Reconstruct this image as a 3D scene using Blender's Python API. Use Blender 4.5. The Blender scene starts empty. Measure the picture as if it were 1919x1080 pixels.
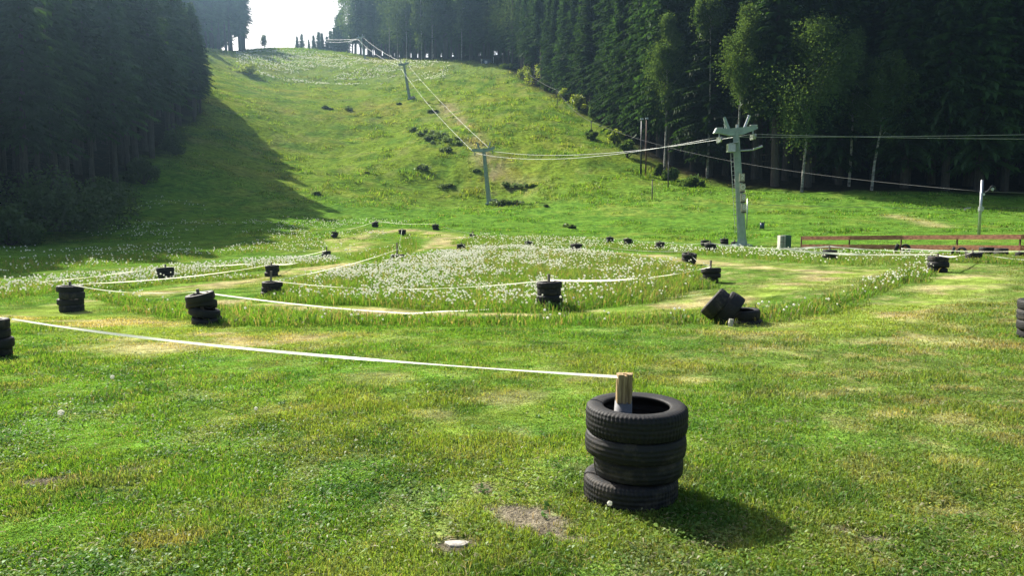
import bpy, math, random
import numpy as np
from mathutils import Vector, Matrix
R = math.radians
random.seed(4)
rng = np.random.default_rng(11)
SC = bpy.context.scene
COL = SC.collection
# ------------------------------------------------------------------ camera
F = 1400.0; W = 1919.0; H0 = 1080.0; PITCH = R(5.7); CH = 1.7
cd = bpy.data.cameras.new('camera'); cam = bpy.data.objects.new('camera', cd); COL.objects.link(cam)
cd.sensor_width = 36; cd.lens = F/W*36; cd.clip_start = 0.05; cd.clip_end = 4000
cam.location = (0, 0, CH); cam.rotation_euler = (R(90)-PITCH, 0, 0)
SC.camera = cam
# ------------------------------------------------------------------ sky, sun, exposure
SUN_EL = R(38.5); SUN_DIR = (-0.68, 0.733)          # towards the sun: ahead and to the left
sunrot = math.atan2(SUN_DIR[0], SUN_DIR[1])
wd = bpy.data.worlds.new('World'); SC.world = wd; wd.use_nodes = True
nt = wd.node_tree; nt.nodes.clear()
sky = nt.nodes.new('ShaderNodeTexSky'); sky.sky_type = 'NISHITA'; sky.sun_disc = False
sky.sun_elevation = SUN_EL; sky.sun_rotation = sunrot; sky.air_density = 1.0; sky.dust_density = 4.5; sky.ozone_density = 1.0
bg = nt.nodes.new('ShaderNodeBackground'); bg.inputs[1].default_value = 0.085
wo = nt.nodes.new('ShaderNodeOutputWorld')
nt.links.new(sky.outputs[0], bg.inputs[0]); nt.links.new(bg.outputs[0], wo.inputs[0])
sd = bpy.data.lights.new('sun', 'SUN'); sun = bpy.data.objects.new('sun', sd); COL.objects.link(sun)
sd.energy = 5.0; sd.angle = R(0.5); sd.color = (1.0, 0.95, 0.85)
sv = Vector((SUN_DIR[0]*math.cos(SUN_EL), SUN_DIR[1]*math.cos(SUN_EL), math.sin(SUN_EL)))
sun.rotation_euler = sv.to_track_quat('Z', 'Y').to_euler(); sun.location = (0, 0, 60)
SC.view_settings.view_transform = 'Standard'; SC.view_settings.look = 'None'
SC.view_settings.exposure = 1.14; SC.view_settings.gamma = 1
SC.cycles.max_bounces = 6; SC.cycles.diffuse_bounces = 3; SC.cycles.transmission_bounces = 3
SC.cycles.volume_bounces = 0; SC.cycles.caustics_reflective = False; SC.cycles.caustics_refractive = False

# ------------------------------------------------------------------ helpers
def tag(o, label=None, cat=None, group=None, kind=None):
    if label: o['label'] = label
    if cat: o['category'] = cat
    if group: o['group'] = group
    if kind: o['kind'] = kind
    return o
def empty(name, loc, label, cat, group=None, rz=0.0):
    o = bpy.data.objects.new(name, None); COL.objects.link(o); o.location = loc; o.rotation_euler = (0, 0, rz)
    o.empty_display_size = 0.1
    return tag(o, label, cat, group)
def mesh_np(name, V, T, mat, col=None, smooth=False):
    """V (n,3), T (m,k) faces all of k vertices"""
    V = np.ascontiguousarray(V, dtype=np.float32); T = np.ascontiguousarray(T, dtype=np.int32)
    m = bpy.data.meshes.new(name); k = T.shape[1]
    m.vertices.add(len(V)); m.vertices.foreach_set('co', V.ravel())
    m.loops.add(T.size); m.loops.foreach_set('vertex_index', T.ravel())
    m.polygons.add(len(T)); m.polygons.foreach_set('loop_start', np.arange(0, T.size, k, dtype=np.int32))
    if smooth: m.polygons.foreach_set('use_smooth', np.ones(len(T), dtype=bool))
    if col is not None:
        a = m.color_attributes.new('Col', 'FLOAT_COLOR', 'POINT')
        c = np.ones((len(V), 4), dtype=np.float32); c[:, :3] = col
        a.data.foreach_set('color', c.ravel())
    m.update(calc_edges=True)
    if mat: m.materials.append(mat)
    return m
def link(name, m, parent=None, loc=None):
    o = bpy.data.objects.new(name, m); COL.objects.link(o)
    if parent is not None: o.parent = parent
    if loc is not None: o.location = loc
    return o
class MB:
    """collects simple shapes into one mesh"""
    def __init__(s): s.v = []; s.f = []
    def add(s, vs, fs):
        n = len(s.v); s.v += [tuple(v) for v in vs]; s.f += [tuple(i+n for i in f) for f in fs]; return s
    def box(s, c, d, M=None):
        M = M or Matrix.Identity(4); x, y, z = d[0]/2, d[1]/2, d[2]/2
        b = min(x, y, z)*0.12
        vs = []
        for sz in (-1, 1):
            for lvl, k in ((z, b), (z-b, 0)) if sz > 0 else ((z-b, 0), (z, b)):
                pass
        # bevelled along the upright edges: octagonal prism
        ring = [(-x+b, -y), (x-b, -y), (x, -y+b), (x, y-b), (x-b, y), (-x+b, y), (-x, y-b), (-x, -y+b)]
        vs = [M @ (Vector(c)+Vector((p[0], p[1], -z))) for p in ring]+[M @ (Vector(c)+Vector((p[0], p[1], z))) for p in ring]
        fs = [tuple(range(7, -1, -1)), tuple(range(8, 16))]+[(i, (i+1) % 8, 8+(i+1) % 8, 8+i) for i in range(8)]
        return s.add(vs, fs)
    def tube(s, pts, rad, n=8, cap=True):
        pts = [Vector(p) for p in pts]; rr = rad if isinstance(rad, (list, tuple)) else [rad]*len(pts)
        vs = []; fs = []
        for i, p in enumerate(pts):
            t = (pts[min(i+1, len(pts)-1)]-pts[max(i-1, 0)]).normalized()
            a = t.cross(Vector((0, 0, 1)))
            if a.length < 0.05: a = t.cross(Vector((0, 1, 0)))
            a.normalize(); b = t.cross(a)
            for k in range(n):
                an = 2*math.pi*k/n; vs.append(p+(a*math.cos(an)+b*math.sin(an))*rr[i])
        for i in range(len(pts)-1):
            for k in range(n): fs.append((i*n+k, i*n+(k+1) % n, (i+1)*n+(k+1) % n, (i+1)*n+k))
        if cap: fs += [tuple(range(n-1, -1, -1)), tuple(range((len(pts)-1)*n, len(pts)*n))]
        return s.add(vs, fs)
    def build(s, name, mat, parent=None, smooth=False, loc=None):
        m = bpy.data.meshes.new(name); m.from_pydata(s.v, [], s.f); m.update()
        if smooth:
            for p in m.polygons: p.use_smooth = len(p.vertices) == 4
        m.materials.append(mat); return link(name, m, parent, loc)
def hash2(ix, iy, s):
    h = (ix.astype(np.int64)*374761393+iy.astype(np.int64)*668265263+s*1274126177) & 0x7fffffff
    h = ((h ^ (h >> 13))*1274126177) & 0x7fffffff
    return ((h ^ (h >> 16)) & 0xffff)/65535.0
def vnoise(x, y, s=0):
    ix = np.floor(x); iy = np.floor(y); fx = x-ix; fy = y-iy
    fx = fx*fx*(3-2*fx); fy = fy*fy*(3-2*fy)
    a = hash2(ix, iy, s); b = hash2(ix+1, iy, s); c = hash2(ix, iy+1, s); d = hash2(ix+1, iy+1, s)
    return (a*(1-fx)+b*fx)*(1-fy)+(c*(1-fx)+d*fx)*fy
def fbm(x, y, sc, s=0, o=4):
    t = 0; a = 1; n = 0
    for i in range(o):
        t = t+a*vnoise(x/sc+i*17.3, y/sc-i*9.1, s+i); n += a; a *= 0.55; sc /= 2.1
    return t/n
def sstep(a, b, x):
    t = np.clip((x-a)/(b-a), 0, 1); return t*t*(3-2*t)

# ------------------------------------------------------------------ terrain
cp, sp = math.cos(PITCH), math.sin(PITCH)
def P3(px, py, D):
    u = (px-W/2)/F; v = (H0/2-py)/F
    return Vector((D*u, D*(cp+v*sp), CH+D*(v*cp-sp)))
ctrl = []
for c in [(135,585,17.5),(1030,578,17.2),(310,523,29),(1756,508,24),(1555,490,32),(745,491,33),(1080,475,39),(865,466,48),
          (1331,472,43),(701,426,66),(816,431,65),(885,444,58),(1143,455,56),(1390,461,49),(612,486,42),
          (600,400,82),(700,380,90),(918,383,101),(600,300,121),(767,185,172),(600,200,162),(500,150,198),(500,90,292),(560,90,296),
          (685,111,268),(800,117,228),(925,121,215),(1000,165,182),(1090,215,150),(1200,325,110),(1340,355,95),(1500,371,88),
          (1750,366,85),(1640,372,85),(1919,382,83),(1919,440,52),(1600,420,62),(1600,397,76),(1300,400,76),(1100,400,80),(1100,350,98),
          (1100,300,112),(1000,250,130),(900,200,155),(1000,200,152),(0,455,53),(220,378,72),(300,322,87),(395,220,126),(395,190,137),
          (420,130,195),(450,97,275),(800,250,134),(750,300,116),(450,300,108),(500,400,80),(400,440,62),(700,250,142),(700,150,210),(600,120,235)]:
    ctrl.append(tuple(P3(*c)))
for x in (-12, -5, 0, 5, 12): ctrl += [(x, 0, 0.0), (x, 4, 0.0), (x, 8, -0.12)]
for x in (-25, 0, 25): ctrl += [(x, -25, 0.1), (x, 14, -0.36)]
ctrl += [(-14, 30, -0.6), (-30, 40, -0.5), (30, 35, 0.0), (40, 50, 0.3), (0, 50, -0.35), (60, 40, 0.5), (-60, 30, 0), (-60, 60, 5), (-80, 90, 16),
         (-78, 130, 27), (-100, 200, 49), (-130, 290, 62), (-200, 90, 26), (-200, 200, 52), (-200, 320, 66), (60, 120, 12), (110, 95, 9), (100, 140, 22),
         (60, 180, 35), (120, 210, 46), (25, 225, 47), (60, 290, 60), (150, 300, 62), (0, 335, 66), (-90, 345, 66), (-40, 400, 62), (-200, 400, 60), (200, 400, 64),
         (220, 90, 12), (220, 200, 45), (200, -25, 2), (-200, -25, 1), (-80, 380, 65)]
ctrl = np.array(ctrl)
def _U(r2): return 0.5*r2*np.log(np.maximum(r2, 1e-9))
def _tps(c, lam):
    n = len(c); d2 = ((c[:, None, :2]-c[None, :, :2])**2).sum(2)
    A = np.zeros((n+3, n+3)); A[:n, :n] = _U(d2)+lam*np.eye(n)
    A[:n, n] = 1; A[:n, n+1:] = c[:, :2]; A[n:, :n] = A[:n, n:].T
    b = np.zeros(n+3); b[:n] = c[:, 2]; return np.linalg.solve(A, b)
WT = _tps(ctrl, 18.0)
def hbase(x, y):
    x = np.atleast_1d(np.asarray(x, float)); y = np.atleast_1d(np.asarray(y, float)); sh = x.shape
    xf = np.clip(x.ravel(), -230, 230); yf = np.clip(y.ravel(), -25, 400); o = np.empty(len(xf))
    for i in range(0, len(xf), 40000):
        a = xf[i:i+40000]; b = yf[i:i+40000]
        r2 = (a[:, None]-ctrl[None, :, 0])**2+(b[:, None]-ctrl[None, :, 1])**2
        o[i:i+40000] = _U(r2) @ WT[:-3]+WT[-3]+WT[-2]*a+WT[-1]*b
    out = o.reshape(sh)
    return out-0.05*np.maximum(y-400, 0)-0.02*np.maximum(np.abs(x)-230, 0)
def hmicro(x, y):
    r = np.hypot(x, y)
    m = (fbm(x, y, 1.3, 3, 3)-0.5)*0.07*sstep(1.5, 6, r)
    m = m+(fbm(x, y, 6.0, 8, 3)-0.5)*0.16*sstep(6, 25, r)
    rough = sstep(70, 110, y)
    m = m+(fbm(x, y, 5.0, 21, 4)-0.5)*1.0*rough+(fbm(x, y, 1.6, 25, 2)-0.5)*0.35*rough
    return m
def Hh(x, y): return hbase(x, y)+hmicro(np.asarray(x, float), np.asarray(y, float))
def Hz(x, y): return float(Hh(np.array([x]), np.array([y]))[0])
_D = np.geomspace(1.5, 420, 700)
def GG(px, py):
    """pixel of the 1919x1080 view -> where that ray meets the terrain"""
    u = (px-W/2)/F; v = (H0/2-py)/F
    D = _D; x = D*u; y = D*(cp+v*sp); z = CH+D*(v*cp-sp)
    d = z-Hh(x, y); k = np.where(d < 0)[0]
    if len(k) == 0: i = len(D)-1; return Vector((x[i], y[i], Hz(x[i], y[i]))), D[i]
    i = max(k[0], 1); t = d[i-1]/(d[i-1]-d[i]); Dm = D[i-1]+(D[i]-D[i-1])*t
    xx, yy = Dm*u, Dm*(cp+v*sp)
    return Vector((xx, yy, Hz(xx, yy))), Dm
def G(px, py): return GG(px, py)[0]
def polyd(X, Y, poly):
    """signed distance (inside > 0) of points to a world polygon"""
    P = np.array(poly, float); n = len(P); ins = np.zeros(X.shape, bool); dm = np.full(X.shape, 1e9)
    for i in range(n):
        x1, y1 = P[i]; x2, y2 = P[(i+1) % n]
        c = ((y1 > Y) != (y2 > Y)) & (X < (x2-x1)*(Y-y1)/(y2-y1+1e-12)+x1); ins ^= c
        dx, dy = x2-x1, y2-y1; t = np.clip(((X-x1)*dx+(Y-y1)*dy)/(dx*dx+dy*dy+1e-9), 0, 1)
        dm = np.minimum(dm, np.hypot(X-x1-t*dx, Y-y1-t*dy))
    return np.where(ins, dm, -dm)
def lined(X, Y, pl):
    P = np.array(pl, float); dm = np.full(X.shape, 1e9)
    for i in range(len(P)-1):
        x1, y1 = P[i]; x2, y2 = P[i+1]; dx, dy = x2-x1, y2-y1
        t = np.clip(((X-x1)*dx+(Y-y1)*dy)/(dx*dx+dy*dy+1e-9), 0, 1); dm = np.minimum(dm, np.hypot(X-x1-t*dx, Y-y1-t*dy))
    return dm
def W2(pts): return [tuple(G(*p)[:2]) for p in pts]
# meadow islands left standing between the mown lanes
ISL = {
 'main': W2([(470,566),(600,574),(760,582),(900,586),(1050,590),(1180,574),(1290,556),(1350,540),(1352,524),(1300,500),(1180,484),(1060,474),(960,466),(880,464),(830,478),(700,498),(600,516),(520,540)]),
 'front': W2([(165,560),(280,596),(400,614),(520,616),(700,614),(900,612),(1100,611),(1300,611),(1450,606),(1560,590),(1660,556),(1770,512),(1735,498),(1640,520),(1560,556),(1440,582),(1300,594),(1100,598),(900,600),(700,596),(560,586),(400,578),(260,560),(170,552)]),
 'back': W2([(840,458),(930,462),(1040,466),(1150,470),(1260,476),(1380,484),(1480,494),(1600,500),(1740,500),(1770,490),(1640,474),(1480,472),(1380,468),(1250,462),(1120,452),(990,445),(890,442)]),
 'left': W2([(-60,566),(150,545),(300,527),(420,517),(530,504),(640,494),(620,488),(500,493),(330,506),(120,524),(-60,540)]),
 'left2': W2([(160,552),(330,532),(500,522),(500,516),(330,524),(150,544)]),
 'shade': W2([(-40,520),(200,500),(420,480),(560,468),(620,470),(610,452),(560,430),(400,470),(200,480),(0,490)]),
 'nose': W2([(645,488),(700,493),(750,488),(790,462),(772,446),(752,446),(738,462),(700,470),(650,478)]),
 'right': W2([(1600,486),(1700,492),(1820,494),(1960,500),(1960,484),(1820,480),(1640,476)]),
}
LANES = [ (W2([(20,600),(120,575),(300,548),(440,528),(560,508),(640,498),(740,474),(860,455)]), 1.1),
          (W2([(20,600),(180,600),(330,632),(460,650),(560,640)]), 1.4),
          (W2([(430,568),(520,578),(760,587),(1000,592),(1200,585),(1330,568),(1440,545),(1560,522),(1620,508)]), 1.0),
          (W2([(640,470),(640,450),(680,436),(760,432),(840,440),(850,450),(830,462)]), 2.4),
          (W2([(1060,470),(1200,478),(1330,492),(1480,506),(1620,515)]), 1.3),
          (W2([(1380,625),(1520,618),(1660,590),(1760,560),(1830,520)]), 1.1) ]
def base_masks(X, Y):
    isl = np.zeros(X.shape)
    for k, p in ISL.items():
        a = np.array(p); box = (X > a[:, 0].min()-4) & (X < a[:, 0].max()+4) & (Y > a[:, 1].min()-6) & (Y < a[:, 1].max()+6)
        if box.any():
            d = polyd(X[box], Y[box], p)+(fbm(X[box], Y[box], 1.5, 5)-0.5)*0.9
            isl[box] = np.maximum(isl[box], sstep(-0.12, 0.35, d))
    lane = np.zeros(X.shape)
    for l, w in LANES:
        a = np.array(l); box = (X > a[:, 0].min()-8) & (X < a[:, 0].max()+8) & (Y > a[:, 1].min()-10) & (Y < a[:, 1].max()+10)
        if box.any():
            d = lined(X[box], Y[box], l)+(fbm(X[box], Y[box], 1.8, 9)-0.5)*1.6
            lane[box] = np.maximum(lane[box], 1-sstep(w*0.25, w*1.15, d))
    return isl, lane*(1-isl)
# bare and dry patches of the near lawn: pixel, half width and depth in metres, kind
PATCH = [(985,968,.23,.20,'soil'),(1030,985,.16,.14,'soil'),(950,955,.12,.08,'soil'),(905,915,.07,.10,'soil'),(855,1024,.12,.10,'soil'),(1080,1010,.10,.05,'soil'),(310,1015,.22,.13,'brown'),(1300,712,.22,.28,'straw'),(700,712,.5,.4,'straw'),(960,745,.42,.32,'straw'),
         (1620,732,.22,.22,'straw'),(1590,712,.24,.2,'straw'),(1800,868,.2,.16,'straw'),(1660,778,.25,.16,'straw'),(1580,995,.10,.05,'soil'),(1640,1010,.1,.05,'soil'),(1470,790,.24,.06,'soil'),
         (1800,960,.2,.08,'straw'),(320,650,1.5,.6,'straw'),(240,880,.12,.06,'soil'),(500,938,.05,.04,'soil'),(820,775,.3,.2,'straw'),(1030,1000,.1,.06,'soil'),
         (1445,610,1.1,.5,'straw'),(1700,640,1.6,.5,'straw'),(1890,650,.4,.25,'brown'),(1500,740,.3,.2,'straw'),(80,905,.25,.1,'soil'),(1420,655,.9,.35,'straw'),(1100,712,.3,.3,'straw')]
PW = [(G(p[0], p[1]), p[2], p[3], p[4]) for p in PATCH]
def patches(X, Y):
    o = {k: np.zeros(X.shape) for k in ('soil', 'brown', 'straw')}
    for c, rx, ry, k in PW:
        m = (np.abs(X-c.x) < rx*2.5) & (np.abs(Y-c.y) < ry*2.5)
        if m.any():
            q = np.hypot((X[m]-c.x)/rx, (Y[m]-c.y)/ry)+(fbm(X[m], Y[m], max(rx, .1)*0.8, 31)-0.5)*1.5
            o[k][m] = np.maximum(o[k][m], 1-sstep(0.55, 1.15, q))
    return o
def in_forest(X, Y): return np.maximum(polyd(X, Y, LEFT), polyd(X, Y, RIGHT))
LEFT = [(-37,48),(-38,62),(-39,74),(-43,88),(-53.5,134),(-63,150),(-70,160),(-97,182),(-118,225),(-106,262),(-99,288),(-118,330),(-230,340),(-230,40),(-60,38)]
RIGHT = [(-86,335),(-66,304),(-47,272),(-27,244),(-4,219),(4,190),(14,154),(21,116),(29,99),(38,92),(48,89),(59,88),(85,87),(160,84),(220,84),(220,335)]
def albedo(X, Y, isl, lane):
    """base colour of the turf at world points"""
    r = np.hypot(X, Y)
    n1 = fbm(X, Y, 2.2, 41); n2 = fbm(X, Y, 14.0, 43); n3 = fbm(X, Y, 0.5, 47, 3); n4 = fbm(X, Y, 45.0, 49)
    g = np.array([0.102, 0.200, 0.027]); yel = np.array([0.158, 0.218, 0.040]); dk = np.array([0.050, 0.125, 0.022]); och = np.array([0.235, 0.215, 0.045])
    straw = np.array([0.36, 0.31, 0.155]); brown = np.array([0.27, 0.17, 0.085]); soil = np.array([0.155, 0.135, 0.095])
    def mix(a, b, t): return a*(1-t[..., None])+b*t[..., None]
    c = np.broadcast_to(g, X.shape+(3,)).copy()
    c = mix(c, yel, sstep(0.47, 0.70, n1*0.6+n2*0.4))
    c = mix(c, dk, sstep(0.48, 0.70, n3)*0.7)
    greyer = sstep(1.0, 4.5, X)*(1-sstep(25, 40, Y))           # drier, trodden turf to the right
    c = mix(c, np.array([0.15, 0.185, 0.055]), greyer*0.5*sstep(0.3, 0.7, n1+0.1))
    c = mix(c, straw*0.85, sstep(0.52, 0.70, fbm(X, Y, 0.35, 53))*0.55*(0.4+0.6*greyer)*(r < 40))
    # hillside: ochre swathes, greener weeds to the right
    hill = sstep(85, 115, Y)
    c = mix(c, np.array([0.146, 0.208, 0.024]), hill*0.8)
    c = mix(c, och, hill*sstep(0.46, 0.66, n2*0.4+n4*0.4+0.2*n1)*0.6)
    c = mix(c, dk, hill*sstep(0.50, 0.66, fbm(X, Y, 2.6, 57))*0.6)
    c = mix(c, straw*0.8, hill*sstep(0.58, 0.72, fbm(X, Y, 2.5, 58))*0.22)
    c = mix(c, np.array([0.11, 0.20, 0.03]), isl*0.5)
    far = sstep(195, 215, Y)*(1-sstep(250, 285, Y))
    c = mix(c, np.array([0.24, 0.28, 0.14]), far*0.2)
    c = mix(c, mix(np.broadcast_to(yel*1.15, c.shape), straw, sstep(0.40, 0.60, fbm(X, Y, 1.3, 59))), lane*0.92)
    bare = np.exp(-((lined(X, Y, W2([(830,190),(880,250),(915,300),(930,350),(990,350)])))/2.2)**2)
    c = mix(c, np.array([0.26, 0.22, 0.12]), bare*sstep(0.40, 0.55, fbm(X, Y, 2.5, 61))*0.8)
    tr = np.exp(-((lined(X, Y, W2([(1672,404),(1720,413),(1760,425)])))/1.1)**2); c = mix(c, straw, tr*0.7)
    p = patches(X, Y)
    c = mix(c, straw, p['straw']*0.32); c = mix(c, brown, p['brown']*0.38); c = mix(c, soil, p['soil'])
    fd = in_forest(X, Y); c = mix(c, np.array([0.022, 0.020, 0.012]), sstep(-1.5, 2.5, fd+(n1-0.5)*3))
    return c, p
# ------------------------------------------------------------------ materials
def new_mat(name):
    m = bpy.data.materials.new(name); m.use_nodes = True; m.node_tree.nodes.clear(); return m, m.node_tree
def foliage(name, base=None, trans=0.35, var=0.25, gloss=0.04, tcol=(1.25, 1.15, 0.5), scale=1.5):
    """leaf or blade material: diffuse, light passing through, a little sheen; colour from the attribute or base"""
    m, t = new_mat(name); N = t.nodes.new; L = t.links.new
    out = N('ShaderNodeOutputMaterial')
    if base is None:
        c = N('ShaderNodeVertexColor'); c.layer_name = 'Col'; cs = c.outputs[0]
    else:
        c = N('ShaderNodeRGB'); c.outputs[0].default_value = (*base, 1); cs = c.outputs[0]
    geo = N('ShaderNodeNewGeometry'); noi = N('ShaderNodeTexNoise'); noi.inputs['Scale'].default_value = scale; noi.inputs['Detail'].default_value = 3
    oi = N('ShaderNodeObjectInfo')
    L(geo.outputs['Position'], noi.inputs['Vector'])
    mp = N('ShaderNodeMapRange'); mp.inputs[1].default_value = 0.3; mp.inputs[2].default_value = 0.7; mp.inputs[3].default_value = 1-var; mp.inputs[4].default_value = 1+var
    L(noi.outputs[0], mp.inputs[0])
    mr = N('ShaderNodeMapRange'); mr.inputs[3].default_value = 1-var*0.8; mr.inputs[4].default_value = 1+var*0.8; L(oi.outputs['Random'], mr.inputs[0])
    mm = N('ShaderNodeMath'); mm.operation = 'MULTIPLY'; L(mp.outputs[0], mm.inputs[0]); L(mr.outputs[0], mm.inputs[1])
    sc = N('ShaderNodeVectorMath'); sc.operation = 'SCALE'; L(cs, sc.inputs[0]); L(mm.outputs[0], sc.inputs['Scale'])
    tc = N('ShaderNodeVectorMath'); tc.operation = 'MULTIPLY'; L(sc.outputs[0], tc.inputs[0]); tc.inputs[1].default_value = tcol
    d = N('ShaderNodeBsdfDiffuse'); L(sc.outputs[0], d.inputs[0]); tr = N('ShaderNodeBsdfTranslucent'); L(tc.outputs[0], tr.inputs[0])
    mx = N('ShaderNodeMixShader'); mx.inputs[0].default_value = trans; L(d.outputs[0], mx.inputs[1]); L(tr.outputs[0], mx.inputs[2])
    if gloss > 0:
        gl = N('ShaderNodeBsdfGlossy'); gl.inputs['Roughness'].default_value = 0.42; gl.inputs[0].default_value = (0.9, 0.95, 0.9, 1)
        m2 = N('ShaderNodeMixShader'); m2.inputs[0].default_value = gloss; L(mx.outputs[0], m2.inputs[1]); L(gl.outputs[0], m2.inputs[2]); L(m2.outputs[0], out.inputs[0])
    else: L(mx.outputs[0], out.inputs[0])
    return m
def solid(name, c, rough=0.6, metal=0.0, var=0.25, scale=6.0, bump=0.0, c2=None, spec=0.5, stretch=None):
    m, t = new_mat(name); N = t.nodes.new; L = t.links.new
    out = N('ShaderNodeOutputMaterial'); b = N('ShaderNodeBsdfPrincipled'); tc = N('ShaderNodeTexCoord')
    noi = N('ShaderNodeTexNoise'); noi.inputs['Scale'].default_value = scale; noi.inputs['Detail'].default_value = 6
    src = tc.outputs['Object']
    if stretch:
        mpp = N('ShaderNodeMapping'); mpp.inputs['Scale'].default_value = stretch; L(src, mpp.inputs[0]); src = mpp.outputs[0]
    L(src, noi.inputs['Vector'])
    r = N('ShaderNodeValToRGB'); r.color_ramp.elements[0].position = 0.32; r.color_ramp.elements[1].position = 0.7
    c2 = c2 or tuple(x*(1+var) for x in c); c1 = tuple(x*(1-var) for x in c)
    r.color_ramp.elements[0].color = (*c1, 1); r.color_ramp.elements[1].color = (*c2, 1); L(noi.outputs[0], r.inputs[0])
    L(r.outputs[0], b.inputs['Base Color']); b.inputs['Roughness'].default_value = rough; b.inputs['Metallic'].default_value = metal
    b.inputs['Specular IOR Level'].default_value = spec
    if bump:
        bp = N('ShaderNodeBump'); bp.inputs['Strength'].default_value = bump; bp.inputs['Distance'].default_value = 0.01
        L(noi.outputs[0], bp.inputs['Height']); L(bp.outputs[0], b.inputs['Normal'])
    L(b.outputs[0], out.inputs[0]); return m
def ground_mat():
    m, t = new_mat('turf'); N = t.nodes.new; L = t.links.new
    out = N('ShaderNodeOutputMaterial'); b = N('ShaderNodeBsdfPrincipled'); c = N('ShaderNodeVertexColor'); c.layer_name = 'Col'
    geo = N('ShaderNodeNewGeometry'); prev = None
    vals = []
    for s, lo, hi in ((55.0, 0.55, 1.45), (9.0, 0.75, 1.25), (1.6, 0.66, 1.34), (0.45, 0.85, 1.15)):
        n = N('ShaderNodeTexNoise'); n.inputs['Scale'].default_value = s; n.inputs['Detail'].default_value = 4; L(geo.outputs['Position'], n.inputs['Vector'])
        mr = N('ShaderNodeMapRange'); mr.inputs[1].default_value = 0.32; mr.inputs[2].default_value = 0.68; mr.inputs[3].default_value = lo; mr.inputs[4].default_value = hi
        L(n.outputs[0], mr.inputs[0]); vals.append((mr.outputs[0], n.outputs[0]))
    k = vals[0][0]
    for v, _ in vals[1:]:
        mm = N('ShaderNodeMath'); mm.operation = 'MULTIPLY'; L(k, mm.inputs[0]); L(v, mm.inputs[1]); k = mm.outputs[0]
    sc = N('ShaderNodeVectorMath'); sc.operation = 'SCALE'; L(c.outputs[0], sc.inputs[0]); L(k, sc.inputs['Scale'])
    L(sc.outputs[0], b.inputs['Base Color']); b.inputs['Roughness'].default_value = 1.0; b.inputs['Specular IOR Level'].default_value = 0.0
    b1 = N('ShaderNodeBump'); b1.inputs['Distance'].default_value = 0.03; b1.inputs['Strength'].default_value = 0.8; L(vals[0][1], b1.inputs['Height'])
    b2 = N('ShaderNodeBump'); b2.inputs['Distance'].default_value = 0.35; b2.inputs['Strength'].default_value = 0.6; L(vals[2][1], b2.inputs['Height']); L(b1.outputs[0], b2.inputs['Normal'])
    L(b2.outputs[0], b.inputs['Normal']); L(b.outputs[0], out.inputs[0]); return m
MG = ground_mat()
M_BLADE = foliage('grass_blades', None, 0.50, 0.12, 0.012, (1.35, 1.25, 0.55), 3.0)
M_SPRUCE = foliage('spruce_needles', (0.034, 0.074, 0.020), 0.32, 0.4, 0.015, (1.3, 1.3, 0.6), 0.35)
M_BIRCH = foliage('birch_leaves', (0.075, 0.128, 0.048), 0.42, 0.25, 0.0, (1.35, 1.25, 0.5), 0.5)
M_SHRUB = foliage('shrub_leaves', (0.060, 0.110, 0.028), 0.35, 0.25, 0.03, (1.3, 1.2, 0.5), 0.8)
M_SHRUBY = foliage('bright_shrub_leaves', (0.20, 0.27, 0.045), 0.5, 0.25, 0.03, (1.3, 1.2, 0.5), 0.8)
M_WEED = foliage('weed_leaves', (0.13, 0.19, 0.085), 0.5, 0.3, 0.02, (1.2, 1.2, 0.6), 1.5)
M_BARK = solid('spruce_bark', (0.050, 0.042, 0.036), 0.9, 0, 0.35, 3.0, 0.6, stretch=(4, 4, 0.6))
M_BBARK = solid('birch_bark', (0.09, 0.085, 0.08), 0.8, 0, 0.3, 2.2, 0.3, c2=(0.42, 0.41, 0.38), stretch=(1, 1, 1.6))
def rubber(name, c, dirt, amt, ribs=True):
    m, t = new_mat(name); N = t.nodes.new; L = t.links.new
    out = N('ShaderNodeOutputMaterial'); b = N('ShaderNodeBsdfPrincipled'); tc = N('ShaderNodeTexCoord')
    n1 = N('ShaderNodeTexNoise'); n1.inputs['Scale'].default_value = 7; n1.inputs['Detail'].default_value = 8; n1.inputs['Roughness'].default_value = .7; L(tc.outputs['Object'], n1.inputs[0])
    rp = N('ShaderNodeValToRGB'); rp.color_ramp.elements[0].position = .50; rp.color_ramp.elements[1].position = .50+amt; rp.color_ramp.elements[0].color = (*c, 1); rp.color_ramp.elements[1].color = (*dirt, 1)
    L(n1.outputs[0], rp.inputs[0]); L(rp.outputs[0], b.inputs['Base Color'])
    n2 = N('ShaderNodeTexNoise'); n2.inputs['Scale'].default_value = 60; n2.inputs['Detail'].default_value = 5; L(tc.outputs['Object'], n2.inputs[0])
    w = N('ShaderNodeTexWave'); w.wave_type = 'BANDS'; w.bands_direction = 'Z'; w.inputs['Scale'].default_value = 11; w.inputs['Distortion'].default_value = .5; L(tc.outputs['Object'], w.inputs[0])
    b1 = N('ShaderNodeBump'); b1.inputs['Strength'].default_value = .5; b1.inputs['Distance'].default_value = .004; L(n2.outputs[0], b1.inputs['Height'])
    b2 = N('ShaderNodeBump'); b2.inputs['Strength'].default_value = .45; b2.inputs['Distance'].default_value = .005; L(w.outputs['Fac'], b2.inputs['Height']); L(b1.outputs[0], b2.inputs['Normal']); L(b2.outputs[0], b.inputs['Normal'])
    mr = N('ShaderNodeMapRange'); mr.inputs[3].default_value = .5; mr.inputs[4].default_value = .9; L(n1.outputs[0], mr.inputs[0]); L(mr.outputs[0], b.inputs['Roughness']); b.inputs['Specular IOR Level'].default_value = .4
    L(b.outputs[0], out.inputs[0]); return m
M_RUB = rubber('tyre_rubber', (0.007, 0.007, 0.008), (0.030, 0.027, 0.022), .30)
M_RUB2 = rubber('dusty_tyre_rubber', (0.008, 0.008, 0.009), (0.075, 0.062, 0.045), .20)
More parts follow.
